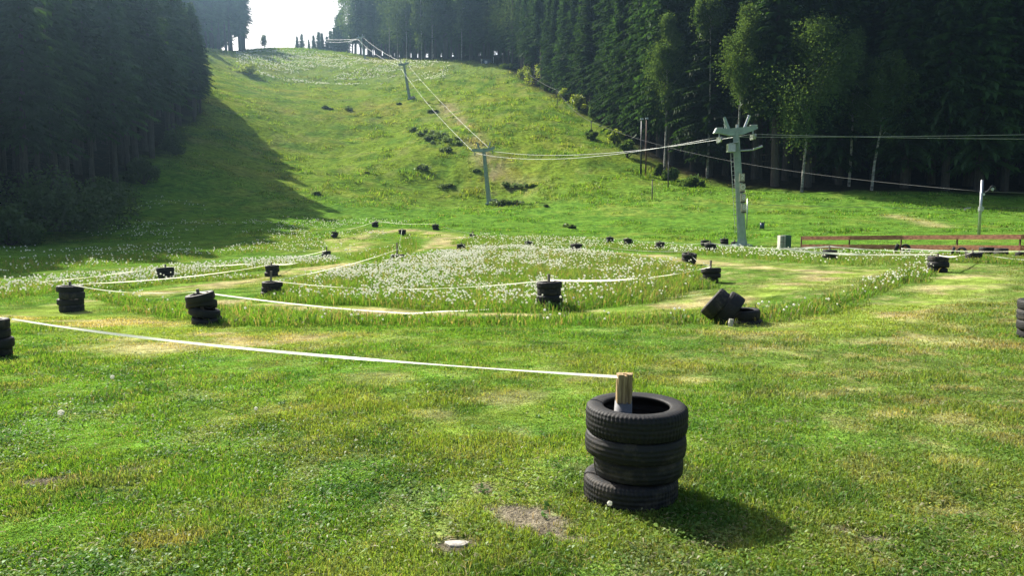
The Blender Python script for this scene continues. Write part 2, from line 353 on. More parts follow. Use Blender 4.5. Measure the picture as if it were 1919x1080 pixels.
M_WOOD = solid('split_wood', (0.26, 0.165, 0.07), 0.75, 0, 0.4, 8.0, 0.5, c2=(0.50, 0.36, 0.18), stretch=(8, 8, 0.8))
M_WOODG = solid('weathered_wood', (0.16, 0.13, 0.10), 0.85, 0, 0.3, 6.0, 0.4, c2=(0.28, 0.24, 0.19), stretch=(5, 5, 0.7))
M_SLEEVE = solid('grey_sleeve', (0.09, 0.095, 0.10), 0.65, 0.0, 0.3, 14, 0.3, c2=(0.24, 0.24, 0.25))
M_STEEL = solid('green_grey_paint', (0.27, 0.35, 0.325), 0.5, 0.15, 0.18, 3.0, 0.05)
M_GALV = solid('galvanised_steel', (0.42, 0.45, 0.46), 0.38, 0.75, 0.2, 6.0)
M_DARKM = solid('dark_metal', (0.05, 0.055, 0.06), 0.5, 0.4, 0.2, 6.0)
M_CABLE = solid('steel_cable', (0.24, 0.26, 0.25), 0.4, 0.3, 0.15, 5.0)
M_CABD = solid('dark_cable', (0.05, 0.055, 0.055), 0.8, 0.0, 0.15, 5.0)
M_BROWNP = solid('red_brown_boards', (0.30, 0.115, 0.06), 0.6, 0, 0.3, 2.0, 0.2, c2=(0.52, 0.24, 0.14), stretch=(0.6, 4, 6))
M_RUST = solid('rusty_post', (0.10, 0.05, 0.035), 0.7, 0.2, 0.3, 8.0)
M_CONC = solid('pale_concrete', (0.45, 0.43, 0.38), 0.85, 0, 0.2, 9.0, 0.3)
M_CABG = solid('dark_green_box', (0.045, 0.10, 0.075), 0.5, 0, 0.2, 3.0)
M_SIGN = solid('weathered_sign', (0.42, 0.38, 0.29), 0.7, 0, 0.15, 10.0)
M_SIGND = solid('sign_dark', (0.06, 0.05, 0.04), 0.7, 0, 0.1, 5.0)
M_WHITE = solid('sign_white', (0.75, 0.75, 0.70), 0.6, 0, 0.05, 5.0)
M_BLUE = solid('dark_blue_plastic', (0.03, 0.06, 0.12), 0.45, 0, 0.2, 5.0)
M_DAND = foliage('dandelion_clock', (0.93, 0.93, 0.88), 0.7, 0.05, 0.0, (1, 1, 0.95), 2.0)
M_DANDC = foliage('dandelion_heads_and_stems', None, 0.55, 0.05, 0.0, (1, 1, 0.95), 2.0)
M_TAPE = foliage('barrier_tape', (0.88, 0.87, 0.79), 0.50, 0.06, 0.03, (1, 1, 0.92), 4.0)
M_EARTH = solid('grey_earth', (0.15, 0.13, 0.095), 0.95, 0, 0.3, 30.0, 0.4)
M_STONE = solid('pale_stone', (0.42, 0.39, 0.33), 0.85, 0, 0.25, 18.0, 0.5)

# ------------------------------------------------------------------ ground sheet
def axis(c, A, lo, hi, n):
    t = np.linspace(math.asinh((lo-c)/A), math.asinh((hi-c)/A), n); return c+A*np.sinh(t)
gx = axis(0, 3, -330, 330, 560); gy = axis(3.2, 3, -120, 470, 660)
X, Y = np.meshgrid(gx, gy); Z = Hh(X, Y)
isl, lane = base_masks(X, Y)
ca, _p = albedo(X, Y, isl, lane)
nx, ny = len(gx), len(gy)
I = np.arange(nx*ny).reshape(ny, nx)
Q = np.stack([I[:-1, :-1], I[:-1, 1:], I[1:, 1:], I[1:, :-1]], -1).reshape(-1, 4)
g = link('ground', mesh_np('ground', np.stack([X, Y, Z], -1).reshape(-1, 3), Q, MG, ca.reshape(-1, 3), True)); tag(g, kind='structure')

# ------------------------------------------------------------------ grass
def blades(P, h, w, col, bend=0.5, seg=2):
    n = len(P); a = rng.uniform(0, 2*np.pi, n); d = np.stack([np.cos(a), np.sin(a), np.zeros(n)], 1)
    b = rng.uniform(0, 2*np.pi, n); s = np.stack([np.cos(b), np.sin(b), np.zeros(n)], 1)*(w/2)[:, None]
    k = rng.uniform(0.15, 1.0, n)*bend
    up = np.zeros((n, 3)); up[:, 2] = 1
    if seg == 1:
        tip = P+up*h[:, None]*np.sqrt(np.maximum(1-k*k, .1))[:, None]+d*(h*k)[:, None]
        V = np.stack([P-s, P+s, tip], 1).reshape(-1, 3); T = np.arange(3*n).reshape(n, 3)
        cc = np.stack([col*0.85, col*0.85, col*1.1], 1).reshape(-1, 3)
        return V, T, cc
    mid = P+up*(h*0.55)[:, None]+d*(h*k*0.25)[:, None]; tip = P+up*(h*(1-0.35*k))[:, None]+d*(h*k)[:, None]
    V = np.stack([P-s, P+s, mid-s*0.8, mid+s*0.8, tip], 1).reshape(-1, 3)
    i = np.arange(n)*5; T = np.concatenate([np.stack([i, i+1, i+3], 1), np.stack([i, i+3, i+2], 1), np.stack([i+2, i+3, i+4], 1)])
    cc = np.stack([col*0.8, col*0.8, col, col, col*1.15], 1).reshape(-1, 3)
    return V, T, cc
def leaves(P, ln, w, col, elev=(0.1, 0.9)):
    n = len(P); a = rng.uniform(0, 2*np.pi, n); e = rng.uniform(*elev, n)
    d = np.stack([np.cos(a)*np.cos(e), np.sin(a)*np.cos(e), np.sin(e)], 1); s = np.stack([-np.sin(a), np.cos(a), rng.uniform(-.5, .5, n)], 1)
    m = P+d*(ln*0.55)[:, None]; tip = P+d*ln[:, None]; tip[:, 2] -= ln*0.25
    V = np.stack([P, m-s*(w/2)[:, None], m+s*(w/2)[:, None], tip], 1).reshape(-1, 3)
    i = np.arange(n)*4; T = np.concatenate([np.stack([i, i+1, i+2], 1), np.stack([i+1, i+3, i+2], 1)])
    return V, T, np.repeat(col, 4, 0)
def wedge(n, d0, d1, um=0.86, pw=0.0):
    t = rng.uniform(0, 1, n)
    d = d0*(d1/d0)**t if pw == 0 else (d0**pw+(d1**pw-d0**pw)*t)**(1/pw)
    return rng.uniform(-um, um, n)*d+0.0, d
def put(name, parts, label, mat=None):
    off = 0; VV = []; TT = []; CC = []
    for V, T, C in parts: VV.append(V); TT.append(T+off); CC.append(C); off += len(V)
    o = link(name, mesh_np(name, np.concatenate(VV), np.concatenate(TT), mat or M_BLADE, np.concatenate(CC)))
    return tag(o, label, 'grass', kind='stuff')
def turfcol(x, y, isl, lane, sp=0.22):
    c, p = albedo(x, y, isl, lane); k = rng.uniform(1-sp, 1+sp, len(x))[:, None]; j = rng.uniform(-0.12, 0.12, (len(x), 1))
    c = c*k*1.15*np.array([1, 1, 1])+c*j*np.array([1.4, 0, 0.3])
    dry = rng.uniform(0, 1, len(x)) < 0.07
    c[dry] = np.array([0.28, 0.26, 0.13]); return np.clip(c, 0, 1), p
def lawn():
    parts = []
    x, y = wedge(460000, 2.3, 16, 0.9); il, la = base_masks(x, y); c, p = turfcol(x, y, il, la, 0.38)
    keep = (rng.uniform(0, 1, len(x)) > np.maximum(p['soil']*0.97, np.maximum(p['brown'], p['straw'])*0.55)) & (fbm(x, y, 0.35, 71, 3) > 0.16)
    x, y, c, la = x[keep], y[keep], c[keep], la[keep]; d = np.hypot(x, y)
    hn = fbm(x, y, 0.55, 73, 3); h = (0.010+0.032*sstep(0.3, 0.72, hn))*rng.uniform(0.6, 1.35, len(x))*(1+0.05*d)*(1-0.4*la); w = 0.0028+0.0007*d
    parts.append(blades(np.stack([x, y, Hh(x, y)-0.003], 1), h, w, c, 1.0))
    # leafy weeds and clover
    x, y = wedge(170000, 2.3, 13, 0.9); il, la = base_masks(x, y); c, p = turfcol(x, y, il, la, 0.3)
    wn = fbm(x, y, 0.8, 77, 4); keep = (wn+0.10*(x > 0)+rng.uniform(-0.12, 0.12, len(x)) > 0.50+0.03*(y > 5)) & (p['soil'] < 0.4) & (p['straw'] < 0.5)
    x, y, c = x[keep], y[keep], c[keep]*np.array([0.95, 1.0, 1.1]); d = np.hypot(x, y)
    ln = rng.uniform(0.010, 0.034, len(x))*(1+0.06*d)
    parts.append(leaves(np.stack([x, y, Hh(x, y)+rng.uniform(0, 0.03, len(x))], 1), ln, ln*rng.uniform(0.25, 0.5, len(x)), c))
    # broad-leaved weed rosettes and dead stalks lying in the turf
    xr, yr = wedge(260, 2.4, 9, 0.85); k = rng.integers(6, 13, len(xr)); xs = np.repeat(xr, k); ys = np.repeat(yr, k); col = np.repeat(np.array([0.075, 0.165, 0.030])*rng.uniform(.7, 1.3, (len(xr), 1)), k, 0)
    ln = np.repeat(rng.uniform(.025, .065, len(xr)), k)*rng.uniform(.7, 1.15, len(xs)); P = np.stack([xs+rng.normal(0, .006, len(xs)), ys+rng.normal(0, .006, len(xs)), Hh(xs, ys)+.008], 1)
    parts.append(leaves(P, ln, ln*.33, col, (.15, .75)))
    x, y = wedge(16000, 2.3, 12, .88); wn = fbm(x, y, .9, 79, 3); m = wn > .46; x, y = x[m], y[m]; n = len(x)
    ln = rng.uniform(.02, .06, n)*(1+.05*y); P = np.stack([x, y, Hh(x, y)+rng.uniform(.006, .03, n)], 1); col = np.array([.34, .30, .18])*rng.uniform(.6, 1.25, (n, 1))
    parts.append(leaves(P, ln, ln*.07+.0012, col, (-.1, .35)))
    return put('lawn_grass', parts, 'short mown grass with leafy weeds covering the near ground')
lawn()
def midgrass():
    x, y = wedge(230000, 14, 70, 0.80); il, la = base_masks(x, y); c, p = turfcol(x, y, il, la)
    keep = (il < 0.5) & (rng.uniform(0, 1, len(x)) > p['straw']*0.6) & (in_forest(x, y) < 0)
    x, y, c, la = x[keep], y[keep], c[keep], la[keep]; d = np.hypot(x, y)
    outer = sstep(40, 60, y); h = (0.035+0.03*outer+0.05*sstep(.45, .7, fbm(x, y, 2.0, 81)))*rng.uniform(0.6, 1.3, len(x))*(1-0.55*la); w = 0.006+0.0006*d
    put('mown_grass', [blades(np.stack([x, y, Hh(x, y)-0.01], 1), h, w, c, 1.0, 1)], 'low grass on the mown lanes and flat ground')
midgrass()
def isl_points(n, key, dens=None):
    a = np.array(ISL[key]); x0, y0 = a.min(0)-0.5; x1, y1 = a.max(0)+0.5
    x = rng.uniform(x0, x1, n); y = rng.uniform(y0, y1, n); il, la = base_masks(x, y); d = polyd(x, y, ISL[key]); k = (il > rng.uniform(0.1, 0.9, n)) & (d > -0.6)
    return x[k], y[k], il[k], d[k]
FLOW = []
def meadow():
    parts = []
    for key, n, hh in (('main', 190000, 0.27), ('front', 150000, 0.24), ('back', 90000, 0.22), ('left', 90000, 0.20), ('left2', 30000, 0.15), ('shade', 50000, 0.2), ('nose', 14000, 0.3), ('right', 60000, 0.18)):
        x, y, il, d = isl_points(n, key); c, p = turfcol(x, y, il, il*0); D = np.hypot(x, y)
        hn = 0.7+0.7*fbm(x, y, 1.2, 85); h = hh*hn*rng.uniform(0.4, 1.2, len(x))*(0.55+0.45*sstep(0, 0.5, d)); w = 0.007+0.0006*D
        c = c*np.array([0.95, 1.05, 1.0])
        st = rng.uniform(0, 1, len(x)) < 0.10; c[st] = np.array([0.28, 0.24, 0.12]); h[st] *= 1.25
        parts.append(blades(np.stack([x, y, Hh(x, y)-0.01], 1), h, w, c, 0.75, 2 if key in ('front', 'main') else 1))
        m = rng.uniform(0, 1, len(x)) < 0.14
        ln = rng.uniform(0.06, 0.16, m.sum()); parts.append(leaves(np.stack([x[m], y[m], Hh(x[m], y[m])+rng.uniform(0, .1, m.sum())*hn[m]], 1), ln, ln*0.32, c[m]*0.9, (0.2, 1.2)))
    put('meadow_grass', parts, 'tall unmown grass standing in the islands between the mown lanes')
meadow()
def hillgrass():
    x, y = wedge(520000, 55, 330, 0.72, 0.6); fd = in_forest(x, y); z = np.zeros(len(x))
    n = fbm(x, y, 5.0, 91, 4); rough = np.where(x > -35+(y-100)*0.02, 1.0, 0.45); rough = np.where(y > 200, 1.0, rough)
    n = 0.5*n+0.5*fbm(x, y, 2.2, 93, 3)
    keep = (fd < 1) & (n+rng.uniform(-.05, .05, len(x)) > 0.60-0.13*rough); x, y, n, rough = x[keep], y[keep], n[keep], rough[keep]
    c, p = turfcol(x, y, np.zeros(len(x)), np.zeros(len(x)), 0.45); c = c*np.array([0.95, 1.05, 0.9])*(0.55+0.95*vnoise(x/1.1, y/1.1, 201))[:, None]
    D = np.hypot(x, y); h = (0.10+0.65*sstep(0.48, 0.66, n)*rough)*rng.uniform(0.5, 1.3, len(x))*(0.3+0.7*sstep(80, 115, y)); w = 0.05+0.0010*D
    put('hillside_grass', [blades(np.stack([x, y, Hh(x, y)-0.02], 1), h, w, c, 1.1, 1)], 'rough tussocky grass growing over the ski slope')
hillgrass()
ICO = None
def dandelions():
    t = (1+5**0.5)/2
    iv = np.array([(-1,t,0),(1,t,0),(-1,-t,0),(1,-t,0),(0,-1,t),(0,1,t),(0,-1,-t),(0,1,-t),(t,0,-1),(t,0,1),(-t,0,-1),(-t,0,1)], float); iv /= np.linalg.norm(iv[0])
    it = np.array([(0,11,5),(0,5,1),(0,1,7),(0,7,10),(0,10,11),(1,5,9),(5,11,4),(11,10,2),(10,7,6),(7,1,8),(3,9,4),(3,4,2),(3,2,6),(3,6,8),(3,8,9),(4,9,5),(2,4,11),(6,2,10),(8,6,7),(9,8,1)])
    Ps = []; Rs = []
    def add(key, n, thr, h0=0.28, r0=0.022, f=None):
        x, y, il, d = isl_points(n, key); k = 0.55*fbm(x, y, 2.8, 95)+0.45*fbm(x, y, 0.8, 96, 2)+rng.uniform(-.07, .07, len(x)) > thr+.03
        if f is not None: k &= f(x, y, d)
        x, y = x[k], y[k]; D = np.hypot(x, y)
        Ps.append(np.stack([x, y, Hh(x, y)+h0*rng.uniform(0.45, 1.35, len(x))], 1)); Rs.append((r0*0.8+0.0005*D)*rng.uniform(0.6, 1.15, len(x)))
    add('main', 26000, 0.46, f=lambda x, y, d: (d > 0.8) | (rng.uniform(0, 1, len(x)) < 0.2))
    add('main', 6000, 0.52, f=lambda x, y, d: d > 1.5)
    add('front', 3000, 0.52, 0.2); add('back', 5500, 0.42, 0.24); add('left', 6500, 0.40, 0.24); add('left2', 500, .4, .15); add('shade', 2600, 0.45, 0.22); add('nose', 150, .4)
    # the right-hand nose of the front island
    x = rng.uniform(9, 17, 900); y = rng.uniform(18, 27, 900); il, la = base_masks(x, y); k = (il > 0.5) & (polyd(x, y, ISL['front']) > 0); x, y = x[k], y[k]
    Ps.append(np.stack([x, y, Hh(x, y)+0.24*rng.uniform(.6, 1.2, len(x))], 1)); Rs.append(rng.uniform(.018, .028, len(x)))
    # shaded lower slope, ground below the wood
    x = rng.uniform(-40, -10, 2600); y = rng.uniform(42, 78, 2600); k = (fbm(x, y, 6, 97) > 0.5) & (in_forest(x, y) < -3); x, y = x[k], y[k]
    Ps.append(np.stack([x, y, Hh(x, y)+0.2], 1)); Rs.append(rng.uniform(.03, .05, len(x)))
    # pale seed heads on the upper slope
    x, y = wedge(14000, 205, 285, .36); k = (fbm(x, y, 14, 99) > 0.44) & (in_forest(x, y) < -4) & (x < -18); x, y = x[k], y[k]
    Ps.append(np.stack([x, y, Hh(x, y)+0.35], 1)); Rs.append(rng.uniform(.08, .17, len(x)))
    P = np.concatenate(Ps); r = np.concatenate(Rs); n = len(P)
    V = (P[:, None, :]+iv[None]*r[:, None, None]).reshape(-1, 3); T = (it[None]+(np.arange(n)*12)[:, None, None]).reshape(-1, 3)
    near = np.hypot(P[:, 0], P[:, 1]) < 45; Pn = P[near]; m = len(Pn); w = 0.004
    base = Pn.copy(); base[:, 2] -= 0.26; sx = np.array([w, 0, 0]); S = np.stack([base-sx, base+sx, Pn], 1).reshape(-1, 3)
    T2 = np.arange(3*m).reshape(m, 3)+len(V)
    o = link('dandelion_clocks', mesh_np('dandelion_clocks', np.concatenate([V, S]), np.concatenate([T, T2]), M_DANDC, np.concatenate([np.tile([.86, .86, .80], (len(V), 1)), np.tile([.12, .20, .04], (len(S), 1))]))); tag(o, 'countless white dandelion seed heads standing over the tall grass', 'dandelions', kind='stuff')
dandelions()

# ------------------------------------------------------------------ trees
def tubemesh(pts, rad, n=7):
    m = MB(); m.tube(pts, rad, n); return m
def spruce_crown(H, z0, Rm, seed, detail=1.0):
    r = np.random.default_rng(seed); V = []; 
    z = z0*H; 
    while z < H*0.985:
        f = (z/H-z0)/(1-z0); L = Rm*(1-f)**0.75*(0.55+0.45*min(1, f*6+0.3))+0.25
        nb = int((9-3*f)*(0.6+0.4*detail))+1; a0 = r.uniform(0, 6.28)
        for b in range(nb):
            a = a0+6.283*b/nb+r.uniform(-.35, .35); l = L*r.uniform(0.55, 1.12)
            if r.uniform() < 0.10: continue
            ns = max(3, int(l*5.0*detail)); zz = z+r.uniform(-.18, .18); l *= 1.0+0.25*math.sin(a*2+seed)
            t = (np.arange(ns)+r.uniform(0.2, 0.8, ns))/ns
            px = l*t; pz = zz+l*(0.10*t-0.62*t*t*(1-0.6*f)+0.16*t**3)
            ca, sa = math.cos(a), math.sin(a)
            C = np.stack([px*ca, px*sa, pz], 1)
            for q in range(2):
                wd_ = (0.34+0.25*(1-t))*r.uniform(.7, 1.3, ns)*(1.0/detail**0.5); ln = (0.45+0.40*(1-t))*r.uniform(.7, 1.4, ns)*(1.0/detail**0.5)
                sgn = -1 if q else 1; aa = a+sgn*r.uniform(0.5, 1.25, ns)
                d = np.stack([np.cos(aa), np.sin(aa), -r.uniform(0.25, 0.95, ns)], 1)
                s = np.stack([ca*wd_*0.55, sa*wd_*0.55, r.uniform(-.1, .1, ns)*wd_], 1)
                V.append(np.stack([C-s, C+s, C+d*ln[:, None]], 1))
            d = np.stack([np.full(ns, ca)*0.25, np.full(ns, sa)*0.25, -np.ones(ns)], 1)
            s = np.stack([-sa*np.ones(ns), ca*np.ones(ns), np.zeros(ns)], 1)*(0.16+.1*(1-t))[:, None]
            V.append(np.stack([C-s, C+s, C+d*(r.uniform(.3, .95, ns)*(0.5+0.5*(1-f)))[:, None]], 1))
        z += (0.62+0.3*r.uniform())*(1.0/detail**0.5)*(1-0.4*f)
    V = np.concatenate(V).reshape(-1, 3)
    return V, np.arange(len(V)).reshape(-1, 3)
def spruce_trunk(H, z0, seed, dead=True):
    r = random.Random(seed); m = MB(); k = 0.0115*H
    m.tube([(0, 0, -1.2), (0, 0, 0.3), (0.05, 0, H*.3), (0, .05, H*.65), (0, 0, H*.99)], [k*1.35, k*1.1, k*.85, k*.5, 0.03], 8)
    if dead:
        for i in range(26):
            z = r.uniform(1.8, z0*H+3); a = r.uniform(0, 6.28); l = r.uniform(.5, 2.0)
            m.tube([(0, 0, z), (l*.6*math.cos(a), l*.6*math.sin(a), z-.05), (l*math.cos(a), l*math.sin(a), z-l*.3)], [.03, .02, .008], 4, False)
    return m
SPR = []
for i, (H, z0, Rm) in enumerate([(27, .10, 4.0), (29, .17, 3.7), (26, .30, 3.4), (30, .42, 3.3), (24, .06, 3.7), (28, .52, 3.0)]):
    V, T = spruce_crown(H, z0, Rm, 100+i); SPR.append((H, z0, mesh_np('spruce_crown', V, T, M_SPRUCE), spruce_trunk(H, z0, i).build('trunk', M_BARK)))
TR_MESH = [s[3].data for s in SPR]
for s in SPR: bpy.data.objects.remove(s[3])
NT = 0
def add_spruce(x, y, k, s, label, group, name='spruce_tree'):
    t = empty(name, (x, y, Hz(x, y)-0.1), label, 'tree', group, random.uniform(0, 6.28)); t.scale = (s*random.uniform(.95, 1.35), s*random.uniform(.95, 1.35), s)
    t.rotation_euler[0] = random.uniform(-.035, .035); t.rotation_euler[1] = random.uniform(-.035, .035)
    link('trunk', TR_MESH[k], t); link('crown', SPR[k][2], t); return t
def inside(x, y, poly): return polyd(np.array([float(x)]), np.array([float(y)]), poly)[0]
def along(pl, step):
    out = []; acc = 0
    for i in range(len(pl)-1):
        a = Vector((*pl[i], 0)); b = Vector((*pl[i+1], 0)); L = (b-a).length; n = (b-a).normalized()
        while acc < L: out.append((a+n*acc, n)); acc += step*random.uniform(.8, 1.2)
        acc -= L
    return out
back = []
BIRCH_AT = [((a-959.5)/1400*b, b) for a, b in ((1502, 93), (1590, 95), (1633, 91), (1378, 98), (1245, 112), (1325, 106))]
def row_wood(edge, poly, side, rows, step, hs, label_fn, group, kinds, first=1.2, gap=4.2):
    """rows of spruces following the edge line; side: +1 wood lies to the left of the line's direction"""
    for r_ in range(rows):
        for p, n in along(edge, step if r_ < 2 else step*1.15):
            nn = Vector((-n.y, n.x, 0))*side; q = p+nn*(first+r_*gap+random.uniform(-1.1, 1.1))+n*random.uniform(-1, 1)
            if inside(q.x, q.y, poly) < 0.3: continue
            if q.y < 46 and q.x < 0: continue
            if any(abs(q.x-bx) < 3.6 and q.y < by+1.5 for bx, by in BIRCH_AT) and side > 0 and q.x > 15: continue
            k = random.choice(kinds[min(r_, len(kinds)-1)]); s = random.uniform(*hs)
            yield r_, q, k, s
edgeL = [(-37,48),(-38,62),(-39,74),(-43,88),(-53.5,134),(-63,150),(-70,160),(-97,182),(-118,225),(-106,262),(-99,288),(-112,318)]
edgeR = [(-66,304),(-47,272),(-27,244),(-4,219),(4,190),(14,154),(21,116),(29,99),(38,92),(48,89),(59,88),(72,87)]
for r_, q, k, s in row_wood(edgeL, LEFT, 1, 5, 3.9, (.82, 1.0), None, None, [(3, 2, 2), (3, 5), (3, 5, 5)]):
    far = q.y > 170; s *= 1.0 if far else (.95 if q.y < 120 else (.66 if r_ == 0 else .74))
    if (r_ > 1 and far) or r_ > 2: back.append((q, k, s)); continue
    lab = ('tall spruce with bare lower trunk at the front edge of the shaded left wood', 'tall spruce standing inside the dark left wood')[min(r_, 1)] if not far else 'bluish distant spruce in the wood beside the upper left slope'
    if far: k = random.choice((2, 3, 3))
    add_spruce(q.x, q.y, k, s*(0.95 if not far else 1.0), lab, ('spruces at the front of the left wood', 'spruces inside the left wood')[min(r_, 1)] if not far else 'distant spruces on the upper left')
for r_, q, k, s in row_wood(edgeR, RIGHT, 1, 5, 4.4, (.70, 1.18), None, None, [(0, 1, 4, 1), (0, 1, 2), (1, 5, 2)], 3.2):
    far = q.y > 185
    if r_ > 2 or (r_ > 1 and far): back.append((q, k, s*1.05)); continue
    if far: k = random.choice((2, 3, 1)) 
    if far and r_ == 0 and random.random() < 0.2: continue
    lab = 'distant spruce in the bluish wood behind the crest of the ski slope' if far else ('dark spruce with drooping boughs at the front edge of the right-hand wood', 'dark spruce inside the right-hand wood behind the front row')[min(r_, 1)]
    if r_ == 0 and q.x > 27: k = random.choice((2, 0, 1))
    if q.x > 19 and not far: s = 1.15+(s-.7)*.5
    add_spruce(q.x, q.y, k, s, lab, 'distant spruces behind the crest' if far else ('spruces at the front of the right wood', 'spruces inside the right wood')[min(r_, 1)])
# the mass of woodland behind the visible rows, one dense stand
def far_mass(pts, name, label):
    lows = [spruce_crown(28, .12, 3.4, 300+i, 0.42) for i in range(3)]; VV = []; TT = []; off = 0
    for q, k, s in pts:
        V, T = lows[random.randrange(3)]; a = random.uniform(0, 6.28); c, sn = math.cos(a)*s, math.sin(a)*s
        W_ = np.stack([V[:, 0]*c-V[:, 1]*sn+q.x, V[:, 0]*sn+V[:, 1]*c+q.y, V[:, 2]*s+Hz(q.x, q.y)], 1); VV.append(W_); TT.append(T+off); off += len(W_)
        mb = MB(); mb.tube([(q.x, q.y, Hz(q.x, q.y)-1), (q.x, q.y, Hz(q.x, q.y)+24*s)], [.32, .08], 5, False); v = np.array([tuple(p) for p in mb.v]); f = np.array(mb.f)
        f3 = np.concatenate([f[:, [0, 1, 2]], f[:, [0, 2, 3]]]); VV.append(v); TT.append(f3+off); off += len(v)
    o = link(name, mesh_np(name, np.concatenate(VV), np.concatenate(TT), M_SPRUCE)); tag(o, label, 'woodland', kind='stuff')
pR = list(back); pL = []
pR = [b for b in back if b[0].x > -66 or b[0].y > 300 and b[0].x > -80]; pL = [b for b in back if b not in pR]
for i in range(1100):
    x, y = random.uniform(-60, 150), random.uniform(88, 320)
    d = inside(x, y, RIGHT)
    if d > (7 if y > 200 else 19) and d < 46 and (y < 230 or x < 40): pR.append((Vector((x, y, 0)), 0, random.uniform(.9, 1.15)))
for i in range(330):
    x, y = random.uniform(-150, -45), random.uniform(45, 320); d = inside(x, y, LEFT)
    if d > 21 and d < 60: pL.append((Vector((x, y, 0)), 0, random.uniform(.7, .9)))
for i in range(130):
    x, y = random.uniform(-95, 10), random.uniform(205, 330); d = inside(x, y, RIGHT)
    if 5 < d < 26: pR.append((Vector((x, y, 0)), 0, random.uniform(.25, .45)))
far_mass(pR, 'right_woodland', 'dense dark mass of spruce wood rising behind the front rows on the right')
far_mass(pL, 'left_woodland', 'dense dark mass of spruce wood behind the front rows on the left')
# small trees on the skyline
def sky_tree(px, D, hpx, k, lab, basepy=94):
    p = P3(px, basepy, D); z = Hz(p.x, p.y); H = P3(px, basepy-hpx, D).z-z; t = empty('spruce_tree', (p.x, p.y, z-.3), lab, 'tree', 'small trees on the skyline', px)
    s = (H+.5)/SPR[k][0]; t.scale = (s*1.5, s*1.5, s); link('trunk', TR_MESH[k], t); link('crown', SPR[k][2], t)
for i, (px, h, D) in enumerate([(557, 20, 312), (566, 24, 312), (579, 14, 310), (588, 22, 318), (598, 28, 322), (604, 26, 316), (613, 20, 318), (620, 30, 322), (628, 36, 318), (634, 60, 318), (641, 70, 314), (648, 40, 312)]):
    sky_tree(px, D, h+6, (0, 4, 1)[i % 3], 'small bluish conifer on the skyline left of the lift line' if px < 570 else 'bluish conifer on the skyline where it meets the distant wood')
# deciduous trees
def leafcloud(C, n, rad, size, r, droop=0.5):
    m = len(C); idx = r.integers(0, m, n); d = r.normal(0, 1, (n, 3)); d /= np.linalg.norm(d, axis=1)[:, None]
    rr = rad[idx]*r.uniform(0.15, 1, n)**0.5; P = C[idx]+d*rr[:, None]*np.array([1, 1, 0.85]); P[:, 2] -= r.uniform(0, 1, n)**2*droop*rad[idx]
    a = r.normal(0, 1, (n, 3)); a[:, 2] *= .8; a /= np.linalg.norm(a, axis=1)[:, None]; b = r.normal(0, 1, (n, 3)); b[:, 2] -= 0.6; b = np.cross(a, b); b /= np.linalg.norm(b, axis=1)[:, None]
    s = size*r.uniform(.6, 1.4, n)[:, None]
    return np.stack([P-a*s*.5, P+b*s*.45, P+a*s*.6, P-b*s*.45], 1).reshape(-1, 3), np.arange(4*n).reshape(n, 4)
def birch(name, base, top, crown_z, rx, label, group=None, n=7000, lean=0.0, size=0.21, mat=None, bark=None, seed=1, H=None):
    r = np.random.default_rng(seed); t = empty(name, base, label, 'tree', group)
    m = MB(); Hh_ = top; bend = r.uniform(-.6, .6)
    pts = [(0, 0, -1), (0, 0, 0), (lean*.3*Hh_*.2+.1, 0, Hh_*.2), (lean*Hh_*.45+bend*.3, 0, Hh_*.45), (lean*Hh_*.75, .2, Hh_*.75), (lean*Hh_*.95, 0, Hh_*.97)]
    m.tube(pts, [.22, .19, .16, .12, .07, .02], 8); C = []; rad = []
    nl = 34
    for i in range(nl):
        f = r.uniform(0, 1)**0.8; z = crown_z+(Hh_*.96-crown_z)*f; a = r.uniform(0, 6.28); w = rx*(math.sin(math.pi*min(.98, .18+.80*f))**.7)*r.uniform(.45, 1.0)
        xc = lean*z; e = Vector((xc+w*math.cos(a), w*math.sin(a), z+w*.35)); s = Vector((xc, 0, max(1, z-w*.7)))
        m.tube([s, (s+e)/2+Vector((0, 0, .3)), e], [.05, .03, .012], 5, False); C.append(tuple(e)); rad.append(rx*r.uniform(.26, .5))
        C.append(tuple((s*.4+e*.6)+Vector((0, 0, .2)))); rad.append(rx*r.uniform(.22, .4))
    m.build('trunk', bark or M_BBARK, t, True)
    V, T = leafcloud(np.array(C), int(n*1.3), np.array(rad), size, r, 2.2); link('crown', mesh_np('birch_crown', V, T, mat or M_BIRCH), t); return t
def tree_px(px, basepy, toppy, crownpy, wpx, label, D=None, **k):
    if D is None: b, D = GG(px, basepy)
    else: b = P3(px, basepy, D); b.z = Hz(b.x, b.y)
    vis = lambda py: P3(px, py, D).z-b.z
    return birch(k.pop('name', 'birch_tree'), b, vis(toppy), max(1.0, vis(crownpy)), wpx/2/F*D, label, **k)
tree_px(1502, 369, 38, 235, 150, 'broad light green birch with a short visible white trunk left of the leaning one', seed=1, D=93, n=20000, lean=.06)
tree_px(1590, 366, 60, 250, 80, 'narrower birch whose pale top crowds the broad birch on its left', seed=21, n=11000, D=95)
tree_px(1633, 361, 98, 240, 90, 'slender birch with a leaning white trunk right of the broad birch', seed=2, D=91, n=12000, lean=.12)
tree_px(1378, 352, 12, 190, 85, 'tall birch whose sunlit top rises behind the nearest lift pylon', seed=3, D=98, n=12000, lean=.04)
tree_px(1245, 332, 28, 200, 75, 'bright topped birch among the dark spruces left of the lift pylon', seed=4, n=10000, D=112)
tree_px(1325, 340, -20, 60, 60, 'birch with only its pale top lit, high between dark spruces', seed=5, n=6000, D=106)
tree_px(960, 130, -60, 60, 90, 'leafy tree at the upper corner of the slope beside the far wood', seed=6, n=6000, D=208, name='broadleaf_tree', bark=M_BARK)
